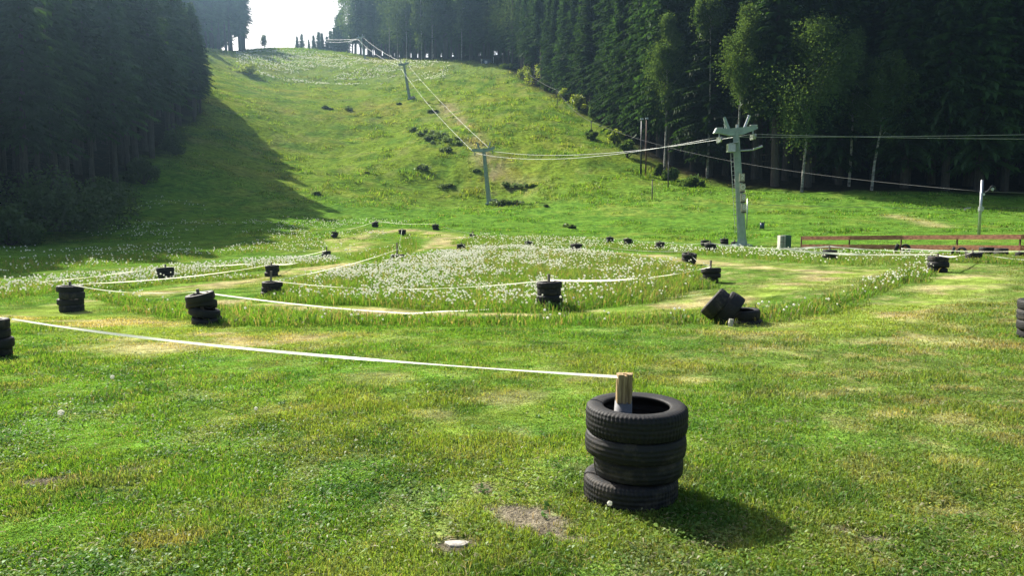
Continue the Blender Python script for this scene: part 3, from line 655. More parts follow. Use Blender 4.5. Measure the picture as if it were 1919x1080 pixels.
for i, (px, b, tp, c, w, D) in enumerate([(655, 108, -60, 50, 60, 300), (668, 110, -70, 60, 70, 292), (700, 112, -70, 70, 60, 282), (730, 114, -70, 70, 50, 262), (745, 115, -60, 80, 40, 256), (762, 116, -70, 60, 55, 250), (790, 116, -70, 75, 45, 240), (810, 117, -70, 60, 45, 236), (865, 118, -60, 50, 45, 228)]):
    tree_px(px, b, tp, c, w, ('pale trunked leafy tree in the far wood at the top of the slope' if i > 1 else 'light green leafy tree at the left end of the far wood by the bright sky'), seed=30+i, n=4000, D=D, size=.42, group='leafy trees in the far wood' if i > 1 else 'leafy trees at the left end of the far wood')
tree_px(495, 92, 66, 84, 15, 'tiny lone tree standing by itself on the skyline in front of the bright sky', seed=50, n=500, D=296, size=.4, name='lone_tree')
# bushes
def bush(px, py, wpx, hpx, label, mat, name='bush', n=1500, size=0.2, seed=0, group=None, cat='bush', D=None):
    b, Dm = GG(px, py) if D is None else (None, D)
    if b is None: b = P3(px, py, D); b.z = Hz(b.x, b.y)
    r = np.random.default_rng(500+seed); w = wpx/2/F*Dm; h = hpx/F*Dm
    t = empty(name, b, label, cat, group); m = MB(); C = []; rad = []
    for i in range(9):
        a = r.uniform(0, 6.28); q = r.uniform(0, 1.0); e = Vector((w*q*math.cos(a), w*q*math.sin(a)*.9, h*r.uniform(.25, .85)*(1-.5*q))); m.tube([(0, 0, -.15), (e.x*.45, e.y*.45, e.z*.5), e], [h*.02+.01, h*.012+.006, .004], 5, False)
        C.append(tuple(e)); rad.append(min(w, h)*r.uniform(.28, .5))
    m.build('stems', M_BARK, t); V, T = leafcloud(np.array(C), n, np.array(rad)*(1.6 if cat == 'shrub' else 1.15)*r.uniform(.6, 1.3, len(C)), size, r, .5); V[:, 2] = np.maximum(V[:, 2], 0.01)
    link('foliage', mesh_np('bush_leaves', V, T, mat), t); return t
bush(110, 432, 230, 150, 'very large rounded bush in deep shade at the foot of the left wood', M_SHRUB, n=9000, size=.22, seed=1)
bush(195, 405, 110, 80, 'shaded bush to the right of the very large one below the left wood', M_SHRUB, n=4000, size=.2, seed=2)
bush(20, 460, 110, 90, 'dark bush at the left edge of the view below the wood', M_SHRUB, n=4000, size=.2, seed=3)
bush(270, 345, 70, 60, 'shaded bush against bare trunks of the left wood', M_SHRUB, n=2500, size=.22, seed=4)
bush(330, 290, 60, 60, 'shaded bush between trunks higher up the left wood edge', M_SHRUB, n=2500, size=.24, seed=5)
for i, (px, py, w, h, tx) in enumerate([(955, 128, 30, 14, 'low bright bush beside the small lift hut'), (985, 146, 34, 30, 'bright bush just right of the small lift hut'), (1010, 158, 46, 50, 'largest bright yellow-green bush left of the tall lamp mast'), (1062, 190, 26, 40, 'bright bush right behind the tall lamp mast'), (1085, 205, 30, 44, 'bright bush in front of dark trunks right of the lamp mast'),
        (1110, 222, 26, 34, 'small bright bush second down the wood edge from the lamp mast'), (1150, 270, 34, 42, 'bright bush halfway down the wood edge'), (1176, 296, 44, 50, 'bushy sapling beside the second thin lift post'), (1108, 262, 22, 26, 'small bush at the foot of a thin post'), (1262, 338, 40, 26, 'low bush lit at the wood edge right of the twin lamp posts'),
        (1300, 350, 50, 22, 'low spreading bush in half shade at the wood edge'), (1238, 330, 24, 30, 'small reddish green bush behind the twin lamp posts'), (1020, 170, 24, 24, 'small bush just below the largest bright one')]):
    bush(px, py, w, h, tx, M_SHRUBY if i in (1, 2, 3, 4, 6) else M_BIRCH, n=1500, size=.3, seed=10+i)
bush(470, 139, 42, 26, 'yellow-green bush on the pale upper slope below the skyline', M_SHRUBY, n=1100, size=.42, seed=40)
sh = [(652, 207, 16, 12), (610, 203, 9, 8), (618, 205, 8, 5), (594, 366, 12, 14), (790, 318, 30, 16), (776, 246, 26, 12), (800, 252, 30, 18), (822, 258, 34, 20), (845, 264, 26, 18), (858, 272, 18, 12), (812, 270, 22, 10), (838, 284, 22, 16), (806, 262, 18, 12),
      (840, 352, 26, 18), (893, 322, 10, 14), (930, 386, 26, 18), (945, 384, 24, 16), (968, 384, 22, 14), (950, 350, 28, 16), (975, 352, 26, 16), (998, 350, 12, 10), (1024, 388, 8, 7), (1060, 425, 8, 8), (1072, 428, 10, 8), (812, 210, 18, 8), (690, 325, 8, 6), (748, 196, 8, 6)]
where = ['dark weed clump left of the third pylon on the mown slope', 'tiny weed clump farthest left on the upper mown slope', 'tiny weed clump beside another on the upper mown slope', 'single weed clump at the tip of the wood shadow', 'lone round dark shrub below the long shrub band', 'leftmost shrub of the long dark band on the mid slope', 'second shrub of the long dark band on the mid slope',
         'largest shrub of the long dark band on the mid slope', 'shrub near the right end of the long dark band', 'last shrub at the right end of the long dark band', 'low shrub below the middle of the long dark band', 'shrub hanging below the right end of the dark band', 'low shrub inside the long dark band',
         'grey-green shrub downhill of the lone round one', 'small shrub just left of the second pylon column', 'shrub right at the foot of the second pylon', 'shrub second from the foot of the second pylon', 'shrub third from the foot of the second pylon', 'shrub uphill right of the second pylon foot', 'shrub farthest right in the row uphill of the second pylon foot', 'small dry shrub at the end of the bare strip',
         'tiny dark weed on the lower slope right of the second pylon', 'tiny weed near the flat behind the tyre course', 'small round weed near the flat behind the tyre course', 'low shrub under the cables below the third pylon', 'small rusty weed on the lower left slope', 'tiny weed just left of the third pylon foot']
for i, ((px, py, w, h), tx) in enumerate(zip(sh, where)):
    bush(px, py, w*1.2, h*.62, tx, M_WEED if i not in (20, 25) else M_SHRUBY, 'shrub', n=480, size=.26 if py > 220 else .34, seed=60+i, cat='shrub')

# ------------------------------------------------------------------ tyres
def tyre_mesh(name, R0, hgt, bore, seg=56, tread=0, lug=0.006, mat=None):
    hw = hgt/2; prof = [(bore+.012, -hw*.62), (bore, -hw*.80), (bore+.010, -hw*.90), (R0*.80, -hw*1.0), (R0*.925, -hw*.96), (R0*.98, -hw*.80), (R0*.998, -hw*.40), (R0*1.003, -.004), (R0*1.003, .004),
                        (R0*.998, hw*.40), (R0*.98, hw*.80), (R0*.925, hw*.96), (R0*.80, hw*1.0), (bore+.022, hw*.93), (bore+.010, hw*.90), (bore, hw*.80), (bore+.012, hw*.62), (R0*.90, hw*.45), (R0*.93, 0), (R0*.90, -hw*.45)]
    V = []; n = len(prof)
    for i in range(seg):
        a = 2*math.pi*i/seg
        for j, (r, z) in enumerate(prof):
            if tread and 4 <= j <= 11:
                sh_ = (i % 4 < 1) if tread == 1 else ((i+(j > 7)*2) % 4 < 1)
                if sh_ and j in (4, 5, 6, 9, 10, 11): r -= lug
                if j in (7, 8): r -= lug*.8
                if (i*7+j*5) % 23 == 0: r -= lug*.5
            V.append((r*math.cos(a), r*math.sin(a), z+hw))
    Fc = [(i*n+j, ((i+1) % seg)*n+j, ((i+1) % seg)*n+(j+1) % n, i*n+(j+1) % n) for i in range(seg) for j in range(n)]
    return mesh_np(name, np.array(V), np.array(Fc), mat or M_RUB, None, not tread)
TY = [tyre_mesh('tyre', .30, .165, .185, 40, 0), tyre_mesh('tyre', .29, .175, .175, 72, 1, .008, M_RUB2), tyre_mesh('tyre', .30, .155, .19, 72, 2, .008)]
def tyre(mesh, loc, rot, label, group, s=1.0):
    o = link('tyre', mesh); o.location = loc; o.rotation_euler = rot; o.scale = (s, s, s); return tag(o, label, 'tyre', group)
def stake(px_top, base, top_z, w, label, mat=None, lean=(0, 0), name='wooden_stake', off=(0, 0)):
    m = MB(); b = Vector(base); L = top_z-b.z+.0
    m.box((0, 0, L/2-.1), (w, w*.8, L+.2)); o = m.build(name, mat or M_WOODG, None, loc=b+Vector((off[0], off[1], 0))); o.rotation_euler = (lean[0], lean[1], 0.3)
    return tag(o, label, 'stake')
ORD = {1: ['single'], 2: ['lower', 'upper'], 3: ['bottom', 'middle', 'top'], 4: ['bottom', 'second', 'third', 'topmost'], 5: ['bottom', 'second', 'middle', 'fourth', 'topmost']}
STK = {}
#  key: base px, base py, width px, tyres, top py of the stake, lean (rx, ry), description
STACKS = [
 ('A', 135, 583, 46, 4, 528, (0, 0), 'the tall stack at the far left meadow end'),
 ('B', 387, 606, 55, 4, 546, (.10, -.18), 'the leaning stack second from the left'),
 ('C', 508, 556, 38, 3, 508, (0, .05), 'the stack at the left meadow tip'),
 ('D', 310, 525, 30, 3, 495, (0, .06), 'the stack on the outer left tape'),
 ('E', 510, 517, 27, 3, 492, (0, 0), 'the stack behind the left meadow tip'),
 ('F', 612, 484, 18, 3, 463, (0, .04), 'the narrow stack left of the mown bend'),
 ('G', 626, 446, 14, 3, 431, (0, .25), 'the tilted stack at the left rim of the far bend'),
 ('H', 702, 426, 13, 3, 412, (0, .22), 'the tilted stack farthest back behind the far bend'),
 ('I', 754, 441, 14, 3, 428, (0, 0), 'the stack in the middle of the far mown bend'),
 ('J', 817, 431, 13, 3, 418, (0, -.05), 'the stack at the right rim of the far bend'),
 ('K', 885, 445, 12, 2, 433, (0, .15), 'the small stack beyond the far bend'),
 ('L', 745, 490, 27, 2, 455, (0, 0), 'the low stack on the grass tongue'),
 ('M', 865, 467, 18, 2, 457, (0, 0), 'the nearly buried stack on the rear meadow rim'),
 ('N', 991, 461, 17, 2, 450, (0, 0), 'the low stack right of the nearly buried one'),
 ('O', 1081, 475, 22, 3, 456, (0, 0), 'the stack behind the middle of the meadow'),
 ('P', 1143, 456, 15, 3, 443, (0, .03), 'the leftmost small stack on the back lane'),
 ('Q', 1177, 460, 17, 3, 446, (0, 0), 'the second small stack on the back lane'),
 ('R', 1236, 469, 19, 3, 451, (0, .05), 'the third stack on the back lane'),
 ('S', 1321, 462, 16, 3, 449, (0, 0), 'the rear of two close stacks left of the pylon'),
 ('T', 1331, 473, 21, 3, 451, (0, 0), 'the front of two close stacks left of the pylon'),
 ('U', 1357, 459, 15, 3, 446, (0, 0), 'the left of two small stacks beside the pylon foot'),
 ('V', 1377, 460, 14, 2, 449, (0, 0), 'the right of two small stacks touching the pylon foot'),
 ('W', 1030, 579, 49, 4, 513, (0, 0), 'the stack at the front meadow rim'),
 ('X', 1331, 529, 36, 3, 488, (0, .05), 'the stack at the right meadow tip'),
 ('Y', 1289, 497, 29, 3, 474, (0, .1), 'the squat stack behind the right meadow tip'),
 ('Z', 1555, 489, 28, 3, 460, (0, 0), 'the stack before the left fence bay'),
 ('AA', 1756, 510, 37, 3, 479, (0, .06), 'the stack at the right meadow nose'),
 ('AB', 1823, 489, 29, 2, 467, (0, 0), 'the stack before the fourth fence post'),
 ('LE', -14, 668, 66, 4, 592, (0, 0), 'the stack cut by the left edge'),
 ('RE', 1941, 634, 68, 4, 540, (0, -.02), 'the stack cut by the right edge'),
]
rs = random.Random(9)
for key, px, py, w, n, tpy, lean, desc in STACKS:
    b, D = GG(px, py); dia = max(.50, min(.68, w*D/F)); s = dia/.6; z = b.z-.01; x, y = b.x, b.y; b0 = b.copy()
    dx = math.sin(lean[1]); dy = -math.sin(lean[0]); th = .165*s
    for i in range(n):
        k = rs.choice((0, 1, 2)); j = rs.uniform(-.035, .035); ss = s*rs.uniform(.93, 1.03)
        lab = f'{ORD[n][i]} tyre of {desc}' if n > 1 else f'single black tyre lying flat on {desc}'
        tyre(TY[k], (x+j, y+rs.uniform(-.03, .03), z), (lean[0]+rs.uniform(-.03, .03), lean[1]+rs.uniform(-.03, .03), rs.uniform(0, 6)), lab, 'tyres stacked as course markers', ss)
        z += [.165, .175, .155][k]*ss*.97; x += dx*th; y += dy*th
    top = P3(px, tpy, D).z
    st = stake(px, (b0.x-.02, b0.y+.02, b0.z), max(top, z+.10), .055 if D < 30 else .07, f'stake in {desc}' if n > 1 else f'thin stake by the tyre on {desc}', lean=lean)
    STK[key] = (Vector((x-.02, y+.02, z+.03)), D, b0)
# the near stack
nb = G(1190, 932); nb.z -= .01
NEAR = [('bottom', .285, .165, .17, 96, 1, -.03, 0.00, M_RUB2), ('second from bottom, narrowest', .268, .135, .16, 72, 0, .018, .01, M_RUB2), ('third from bottom', .302, .140, .185, 96, 0, -.005, 0, M_RUB2), ('topmost', .305, .168, .195, 96, 2, 0, 0, M_RUB)]
z = nb.z
for i, (nm, R0, h, bo, seg, tr, ox, oy, mt) in enumerate(NEAR):
    m = tyre_mesh('tyre', R0, h, bo, seg*(3 if tr else 1), tr, .005, mt)
    tyre(m, (nb.x+ox, nb.y+oy, z), ((.01, -.015, .012, -.012)[i], (.008, .012, -.012, .010)[i], i*1.3), f'{nm} tyre of the big stack nearest the camera', 'tyres of the nearest stack'); z += h*.965
ntop = z
st = empty('wooden_stake', (nb.x-.085, nb.y+.04, nb.z), 'split pale wood stake with a grey sleeve, rising from the nearest tyre stack', 'stake')
m = MB(); m.tube([(0, 0, -.1), (0, 0, .40), (0, 0, ntop-nb.z+.012)], [.062, .060, .052], 18); m.build('sleeve', M_SLEEVE, st, True)
for i, (ox, oy, a, w_, d_, hz) in enumerate([(-.030, -.022, .1, .036, .05, .175), (.004, -.030, -.1, .024, .045, .168), (.033, -.012, -.25, .034, .06, .178), (.0, .025, .1, .08, .03, .171)]):
    m = MB(); hb = ntop-nb.z; m.box((ox, oy, hb+hz/2+.004), (w_, d_, hz), Matrix.Rotation(a, 4, 'Z')); m.build('wood_strip', M_WOOD, st)
st.rotation_euler = (0, .02, 0)
STK['NEAR'] = (Vector((nb.x-.09, nb.y+.0, ntop+.165)), 4.3, nb)
# the toppled stack
tb, TD = GG(1385, 606)
def ty2(px, py, rot, label, mesh, s=1.0, wd=1.15):
    p = P3(px, py, TD); o = tyre(mesh, p, (0, 0, 0), label, 'tyres of the toppled stack', s)
    Mx = Matrix.Rotation(rot[2], 4, 'Z') @ Matrix.Rotation(rot[1], 4, 'Y') @ Matrix.Rotation(rot[0], 4, 'X')
    o.matrix_world = Matrix.Translation(p) @ Mx @ Matrix.Translation((0, 0, -.085*wd)) @ Matrix.Diagonal((s, s, s*wd, 1)); return o
s_ = 62*TD/F/.6
ty2(1399, 606, (0, .02, 0), 'bottom tyre of the toppled pile, lying flat', TY[2], s_*.97)
ty2(1395, 588, (.03, -.06, 0), 'tyre lying on the bottom one of the toppled pile', TY[0], s_*.92)
ty2(1343, 571, (.0, -.88, -.34), 'left slanting tyre leaning off the toppled pile', TY[1], s_*1.02, 1.45)
ty2(1367, 581, (.0, -1.0, -.30), 'right slanting tyre squeezed between the leaning one and the pile', TY[0], s_*1.08, 1.6)
m = MB(); m.tube([(0, 0, -.05), (0, 0, .06), (.01, 0, .13)], [.05, .045, .04], 9); o = m.build('concrete_block', M_CONC, None, loc=G(1369, 612)); tag(o, 'small pale concrete stub on the grass in front of the toppled tyres', 'block')
# tyres under the fence rail
for i, (px, py, a, tx) in enumerate([(1680, 474, .55, 'left tyre of the upright pair leaning together below the third rail post'), (1697, 474, -.55, 'right tyre of the upright pair leaning together below the third rail post'), (1786, 480, .5, 'left tyre of the upright pair below the rail beside the fourth post'), (1803, 480, -.5, 'right tyre of the upright pair below the rail beside the fourth post')]):
    b, D = GG(px, py); s = 19*D/F/.6*.95; o = tyre(TY[0], b, (0, 0, 0), tx, 'upright tyres under the fence'); 
    o.matrix_world = Matrix.Translation(b+Vector((0, 0, .27*s))) @ Matrix.Rotation(a*.5, 4, 'Y') @ Matrix.Rotation(R(90), 4, 'Y') @ Matrix.Rotation(a, 4, 'X') @ Matrix.Translation((0, 0, -.08)) @ Matrix.Scale(s, 4)
for px, py, w, tx in [(1848, 478, 26, 'first flat tyre under the lower rail right of the pulley pole'), (1876, 479, 24, 'second flat tyre under the lower rail right of the pulley pole'), (1913, 484, 20, 'flat tyre under the rail at the right edge of the view')]:
    b, D = GG(px, py); s = w*D/F/.6
    for i in range(2): tyre(TY[i], b+Vector((0, 0, i*.16*s)), (0, .03, px), ('lower' if i == 0 else 'upper')+' of the '+tx, 'tyres under the lower rail', s)

# ------------------------------------------------------------------ barrier tape
def tape(a, b, sag, w, label, twist=0.8, n=40, ground=True, tilt=.45):
    V = []; a = Vector(a); b = Vector(b); t_ = (b-a).normalized(); sd_ = t_.cross(Vector((0, 0, 1))).normalized(); ph = rs.uniform(0, 6)
    for i in range(n+1):
        t = i/n; p = a.lerp(b, t); p.z -= sag*4*t*(1-t)
        if ground: p.z = max(p.z, Hz(p.x, p.y)+.03)
        an = math.pi/2*tilt+twist*math.sin(ph+t*5)*.6+.25*math.sin(ph*2+t*17)
        d = sd_*math.cos(an)+Vector((0, 0, 1))*math.sin(an)
        for q in (-.5, 0, .5): V.append(p+d*w*q+Vector((0, 0, 1))*0)
    Fc = [(i*3+j, i*3+j+1, i*3+j+4, i*3+j+3) for i in range(n) for j in range(2)]
    o = link('barrier_tape', mesh_np('barrier_tape', np.array([tuple(v) for v in V]), np.array(Fc), M_TAPE, None, True))
    return tag(o, label, 'tape', 'barrier tapes between the stakes')
def T_(k): return STK[k][0]
def PP(px, py, D): return P3(px, py, D)
tape(T_('NEAR'), P3(22, 598, STK['LE'][1]), .07, .028, 'long white tape running from the nearest stake to the left edge stack', .42, 70, True, .36)
tape(T_('A'), T_('B'), .10, .027, 'white tape between the far left stack and the leaning stack')
tape(T_('B'), P3(1330, 566, 19.2), .42, .027, 'long sagging tape along the front lane from the leaning stack to the toppled pile', .9, 70)
tape(T_('A'), T_('E'), .12, .027, 'white tape from the far left stack back to the pair at the meadow tip')
tape(P3(-60, 540, 24), T_('D'), .08, .05, 'outermost left tape reaching in from the edge of the view')
tape(T_('D'), T_('F'), .25, .05, 'outer tape from the left outer stack to the narrow one')
tape(T_('C'), T_('L')+Vector((0, 0, .2)), .12, .027, 'tape from the left meadow tip to the grass tongue')
tape(T_('E'), T_('F'), .25, .05, 'tape from the rear meadow tip stack to the narrow stack')
tape(T_('C'), T_('W'), .22, .027, 'tape sagging over the dandelions to the front rim stack')
tape(T_('W'), T_('X'), .15, .05, 'tape over the dandelions from the front rim stack to the right tip')
for a, b, tx in [('G', 'H', 'far tape on the left rim of the far bend'), ('H', 'J', 'far tape behind the far bend'), ('J', 'K', 'far tape on the right of the far bend'), ('N', 'O', 'tape along the rear meadow rim'), ('O', 'Y', 'tape from the rear rim to the squat stack'),
                 ('Y', 'X', 'short tape between the squat stack and the right tip'), ('P', 'Q', 'short tape between two small back lane stacks'), ('Q', 'R', 'tape from the first small stack along the back lane'), ('R', 'T', 'tape on the back lane toward the close pair'), ('I', 'L', 'tape dropping from the middle of the far bend to the grass tongue')]:
    tape(T_(a)+Vector((0, 0, .05)), T_(b)+Vector((0, 0, .05)), .15, .027, 'white '+tx, .6, 24)
tape(T_('T'), P3(1470, 467, 36), .05, .09, 'broad white tape passing in front of the pylon foot')
tape(P3(1470, 467, 36), T_('AA')+Vector((0, 0, .05)), .12, .085, 'broad white tape from the green box to the right nose stack')
tape(P3(1440, 466, 38), T_('Z')+Vector((0, 0, .12)), .04, .08, 'short broad tape between the pylon and the fence corner stack')
tape(T_('Z')+Vector((0, 0, .12)), T_('AA')+Vector((0, 0, .12)), .05, .05, 'upper tape from the fence corner stack to the right nose stack')
tape(P3(1690, 466, 35), P3(1960, 470, 32), .08, .05, 'tape running below the brown fence rails')
tape(T_('AB'), P3(1960, 489, 28), .08, .05, 'short tape leaving the rightmost fence stack')
tape(T_('AA'), T_('AB'), .1, .05, 'short tape between the two right hand stacks')

# ------------------------------------------------------------------ lift pylons
def frame_at(a, b):
    return Vector(a), Vector(b)
def pylon(px, py, Hcol, armpx, label, tilt, detail, yaw=0.35, wk=1.0, fp=None):
    b, D = GG(px, py); t = empty('lift_pylon', b, label, 'lift pylon', 'ski lift pylons')
    Lm = Matrix.Rotation(-tilt, 4, 'Y')
    def pt(x, y, z): return Lm @ Vector((x, y, z))
    m = MB(); n = 4
    def ring(z, w, c=None):
        return [pt(w*math.cos(yaw+k*math.pi/2), w*math.sin(yaw+k*math.pi/2), z) for k in range(4)]
    lv = [(-.4, .50*wk), (0.02, .50*wk), (.5, .40*wk), (Hcol*.5, .34*wk), (Hcol, .28*wk)]; vs = []; fs = []
    for z_, w in lv: vs += ring(z_, w)
    for i in range(len(lv)-1):
        for k in range(4): fs.append((i*4+k, i*4+(k+1) % 4, i*4+4+(k+1) % 4, i*4+4+k))
    fs.append(tuple(range(len(vs)-4, len(vs)))); m.add(vs, fs); m.build('column', M_STEEL, t)
    m = MB(); m.box((0, 0, .03), (1.25*wk, 1.25*wk, .12)); 
    for k in range(8):
        a = k*math.pi/4; m.tube([(.52*wk*math.cos(a), .52*wk*math.sin(a), .06), (.52*wk*math.cos(a), .52*wk*math.sin(a), .17)], .03, 6)
    m.build('base_plate', M_STEEL, t)
    aw = armpx/F*D/2; za = Hcol
    # crossarm: deep in the middle, thin at the ends
    m = MB(); vs = []
    prof = [(-aw, .10, .10), (-aw*.80, .16, .12), (-aw*.3, .12, .34), (aw*.3, .12, .34), (aw*.85, .16, .12), (aw, .08, .06)]
    for x, u_, d_ in prof:
        for yy in (-.16, .16): vs += [pt(x, yy, za+u_), pt(x, yy, za-d_)]
    fs = []
    for i in range(len(prof)-1):
        o = i*4; fs += [(o, o+2, o+6, o+4), (o+1, o+5, o+7, o+3), (o, o+4, o+5, o+1), (o+2, o+3, o+7, o+6)]
    fs += [(0, 1, 3, 2), (len(vs)-4, len(vs)-2, len(vs)-1, len(vs)-3)]
    m.add(vs, fs); m.build('crossarm', M_STEEL, t)
    m = MB(); m.box((0, 0, 0), (.34, .40, .09), Matrix.Translation(pt(-aw*.98, 0, za+.04)) @ Matrix.Rotation(-1.1, 4, 'Y')); m.box((0, 0, 0), (aw*.3, .36, .04), Matrix.Translation(pt(-aw*.78, 0, za+.21))); m.box((0, 0, 0), (aw*.3, .36, .05), Matrix.Translation(pt(aw*.84, 0, za+.20)))
    m.build('arm_cap', M_GALV, t)
    out = {}
    for k_, sx in (('l', -.80), ('r', .80)):
        fr = MB(); c = pt(aw*sx, 0, za-.12)
        fr.box((0, 0, 0), (.07, .9, .10), Matrix.Translation(c+Vector((0, 0, -.32)))); fr.tube([c, c+Vector((0, 0, -.35))], .05, 6)
        so = fr.build('sheave_frame', M_GALV, t)
        for yy in (-.34, 0, .34):
            wv = MB(); cc = c+Vector((0.02, yy, -.42)); wv.tube([cc+Vector((-.05, 0, 0)), cc+Vector((-.02, 0, 0)), cc+Vector((.02, 0, 0)), cc+Vector((.05, 0, 0))], [.19, .15, .15, .19], 14); wv.build('sheave_wheel', M_GALV, so)
        out[k_] = t.location+c+Vector((0, 0, -.24))
    # the two upright horns with the thin wire between them
    m = MB(); m.tube([pt(-aw*.36, 0, za+.1), pt(-aw*.52, 0, za+1.05*wk)], [.13, .09], 6); m.tube([pt(-aw*.52, 0, za-.1), pt(-aw*.52, 0, za+.6)], .03, 5); m.build('left_horn'.replace('left_', ''), M_STEEL, t)
    m = MB(); m.tube([pt(aw*.42, 0, za+.1), pt(aw*.68, 0, za+1.0*wk)], [.09, .10], 6); m.build('horn', M_GALV, t)
    m = MB(); m.tube([pt(-aw*.9, 0, za+1.05*wk), pt(0, 0, za+.98*wk), pt(aw*1.0, 0, za+.95*wk)], .018, 5)
    for q in (-.95, 1.0, 1.1): m.tube([pt(aw*q, 0, za+.9*wk), pt(aw*q, 0, za+1.08*wk)], .05, 6)
    m.build('signal_wire', M_CABD, t)
    if detail:
        m = MB()
        for sx in (-.18, .18): m.tube([pt(-.42+sx*.55, -.34, .9), pt(-.40+sx*.55, -.26, za-.8)], .018, 5, False)
        k_ = 1.0
        while k_ < za-.9: m.tube([pt(-.52, -.34+.08*k_/za, k_), pt(-.32, -.34+.08*k_/za, k_)], .013, 4, False); k_ += .28
        m.build('ladder', M_GALV, t)
        m = MB(); pc = pt(-.46, -.25, za-1.15); m.box((0, 0, 0), (.48, .5, .5), Matrix.Translation(pc)); m.box((0, 0, 0), (.62, .6, .05), Matrix.Translation(pc+Vector((.1, 0, .32))) @ Matrix.Rotation(-.25, 4, 'Y')); m.build('work_platform', M_GALV, t)
        m = MB(); m.tube([pt(.2, -.1, za-1.35), pt(1.0, -.1, za-1.38), pt(1.62, -.1, za-1.18)], [.05, .045, .07], 7); m.box((0, 0, 0), (.5, .2, .07), Matrix.Translation(pt(1.28, -.1, za-1.25)) @ Matrix.Rotation(-.25, 4, 'Y')); m.build('side_bracket', M_GALV, t)
        m = MB(); m.box((0, 0, 0), (.16, .16, .2), Matrix.Translation(pt(.1, 0, za+.24))); m.build('lamp_box', M_GALV, t)
        for i, ch in enumerate(['2', 'O', '8', 'B']):
            zc = (py-(334+18.6*i))/F*D
            c = pt(.10, -.42, zc); s_o = None
            m = MB(); m.box((0, 0, 0), (.34, .03, .50), Matrix.Translation(c)); s_o = m.build('sign_plate', M_SIGN, t)
            m = MB(); m.box((0, 0, 0), (.30, .035, .11), Matrix.Translation(c+Vector((0, -.004, -.29)))); m.build('dark_band', M_SIGND, s_o)
            cu = bpy.data.curves.new('character', 'FONT'); cu.body = ch; cu.size = .42; cu.extrude = .006; cu.align_x = 'CENTER'; cu.align_y = 'CENTER'
            tmp = bpy.data.objects.new('tmp', cu); COL.objects.link(tmp); dg = bpy.context.evaluated_depsgraph_get(); me = bpy.data.meshes.new_from_object(tmp.evaluated_get(dg)); bpy.data.objects.remove(tmp)
            me.materials.clear(); me.materials.append(M_WHITE); co = link('character', me, s_o); co.location = c+Vector((.02, -.03, .02)); co.rotation_euler = (R(90), R(3), 0)
    else:
        m = MB(); m.box((0, 0, .35), (.9, .7, .75), Matrix.Translation((.75, 0, 0))); m.build('footing_block', M_CONC, t)
    return out, D, t
def hpx(px, py, apy): b, D = GG(px, py); return (py-apy)/F*D
p1, D1, _ = pylon(1391, 461, hpx(1391, 461, 246), 78, 'largest grey-green lift pylon with ladder and number plates, nearest the camera', .085, True, .30, .84)
p2, D2, _ = pylon(917, 383, hpx(917, 383, 281), 42, 'second lift pylon at the foot of the steep slope with a pale footing block', .10, False, .5, .9)
p3, D3, _ = pylon(768, 186, hpx(768, 186, 120), 20, 'third lift pylon, halfway up the hillside', .16, False, .5, .9)
p4, D4, _ = pylon(685, 112, hpx(685, 112, 69), 14, 'fourth small lift pylon near the hilltop before the far wood', .20, False, .5, .9)
def cable(a, b, sag, r, label, mat=None, n=24, group='lift cables', name='lift_cable'):
    a = Vector(a); b = Vector(b); pts = []
    for i in range(n+1):
        t = i/n; p = a.lerp(b, t); p.z -= sag*4*t*(1-t); pts.append(p)
    m = MB(); m.tube(pts, r, 6); return tag(m.build(name, mat or M_CABLE, None, True), label, 'cable', group)
E1 = P3(2150, 247, 47); E2 = P3(2150, 260, 46)
cable(p1['l'], E1, .1, .018, 'upper lift cable from the nearest pylon to the right edge'); cable(p1['r'], E2, .12, .018, 'lower lift cable from the nearest pylon to the right edge')
cable(p1['l'], p2['l'], 1.1, .02, 'upper lift cable between the nearest and the second pylon'); cable(p1['r'], p2['r'], .9, .02, 'lower lift cable between the nearest and the second pylon')
cable(p2['l'], p3['l'], .9, .018, 'left lift cable between the second and third pylon'); cable(p2['r'], p3['r'], .6, .018, 'right lift cable between the second and third pylon')
cable(p3['l'], p4['l'], 1.0, .028, 'left lift cable between the third and fourth pylon'); cable(p3['r'], p4['r'], .7, .028, 'right lift cable between the third and fourth pylon')
cable(p4['l'], P3(590, 71, 335), .5, .045, 'left lift cable running from the fourth pylon over the hilltop'); cable(p4['r'], P3(592, 73, 335), 1.5, .045, 'right lift cable running from the fourth pylon over the hilltop')
# posts, masts, the pulley pole
def mast(name, px, py, toppy, r, label, cat, mat, D=None, top=None, group=None):
    b, Dm = GG(px, py); 
    if D: Dm = D; b = P3(px, py, D); b.z = Hz(b.x, b.y)
    h = P3(px, toppy, Dm).z-b.z; t = empty(name, b, label, cat, group); m = MB(); m.tube([(0, 0, -.3), (0, 0, h*.5), (0, 0, h)], [r*1.15, r, r*.85], 10); m.build('pole', mat, t, True)
    m = MB()
    if top == 'lamp': m.tube([(0, 0, h), (-.25, -.1, h+.15)], .05, 6); m.box((-.45, -.1, h+.15), (.7, .4, .22)); m.build('lamp_head', M_GALV, t)
    if top == 'lamps': m.box((.0, -.1, h+.05), (.42, .3, .22)); m.build('lamp_head', M_GALV, t)
    if top == 'bracket': m.box((.1, 0, h-.08), (.38, .10, .10)); m.build('cable_bracket', M_DARKM, t)
    return t, b, h, Dm
mast('lamp_mast', 1036, 172, 86, .10, 'tall thin lamp mast at the upper right slope edge', 'lamp mast', M_GALV, top='lamp')
mast('lamp_mast', 1201, 322, 225, .13, 'grey lamp mast, left of the close pair at the wood edge', 'lamp mast', M_DARKM, top='lamps', D=108)
mast('lamp_mast', 1210, 328, 224, .10, 'reddish lamp mast, right of the close pair at the wood edge', 'lamp mast', M_RUST, top='lamps', D=107)
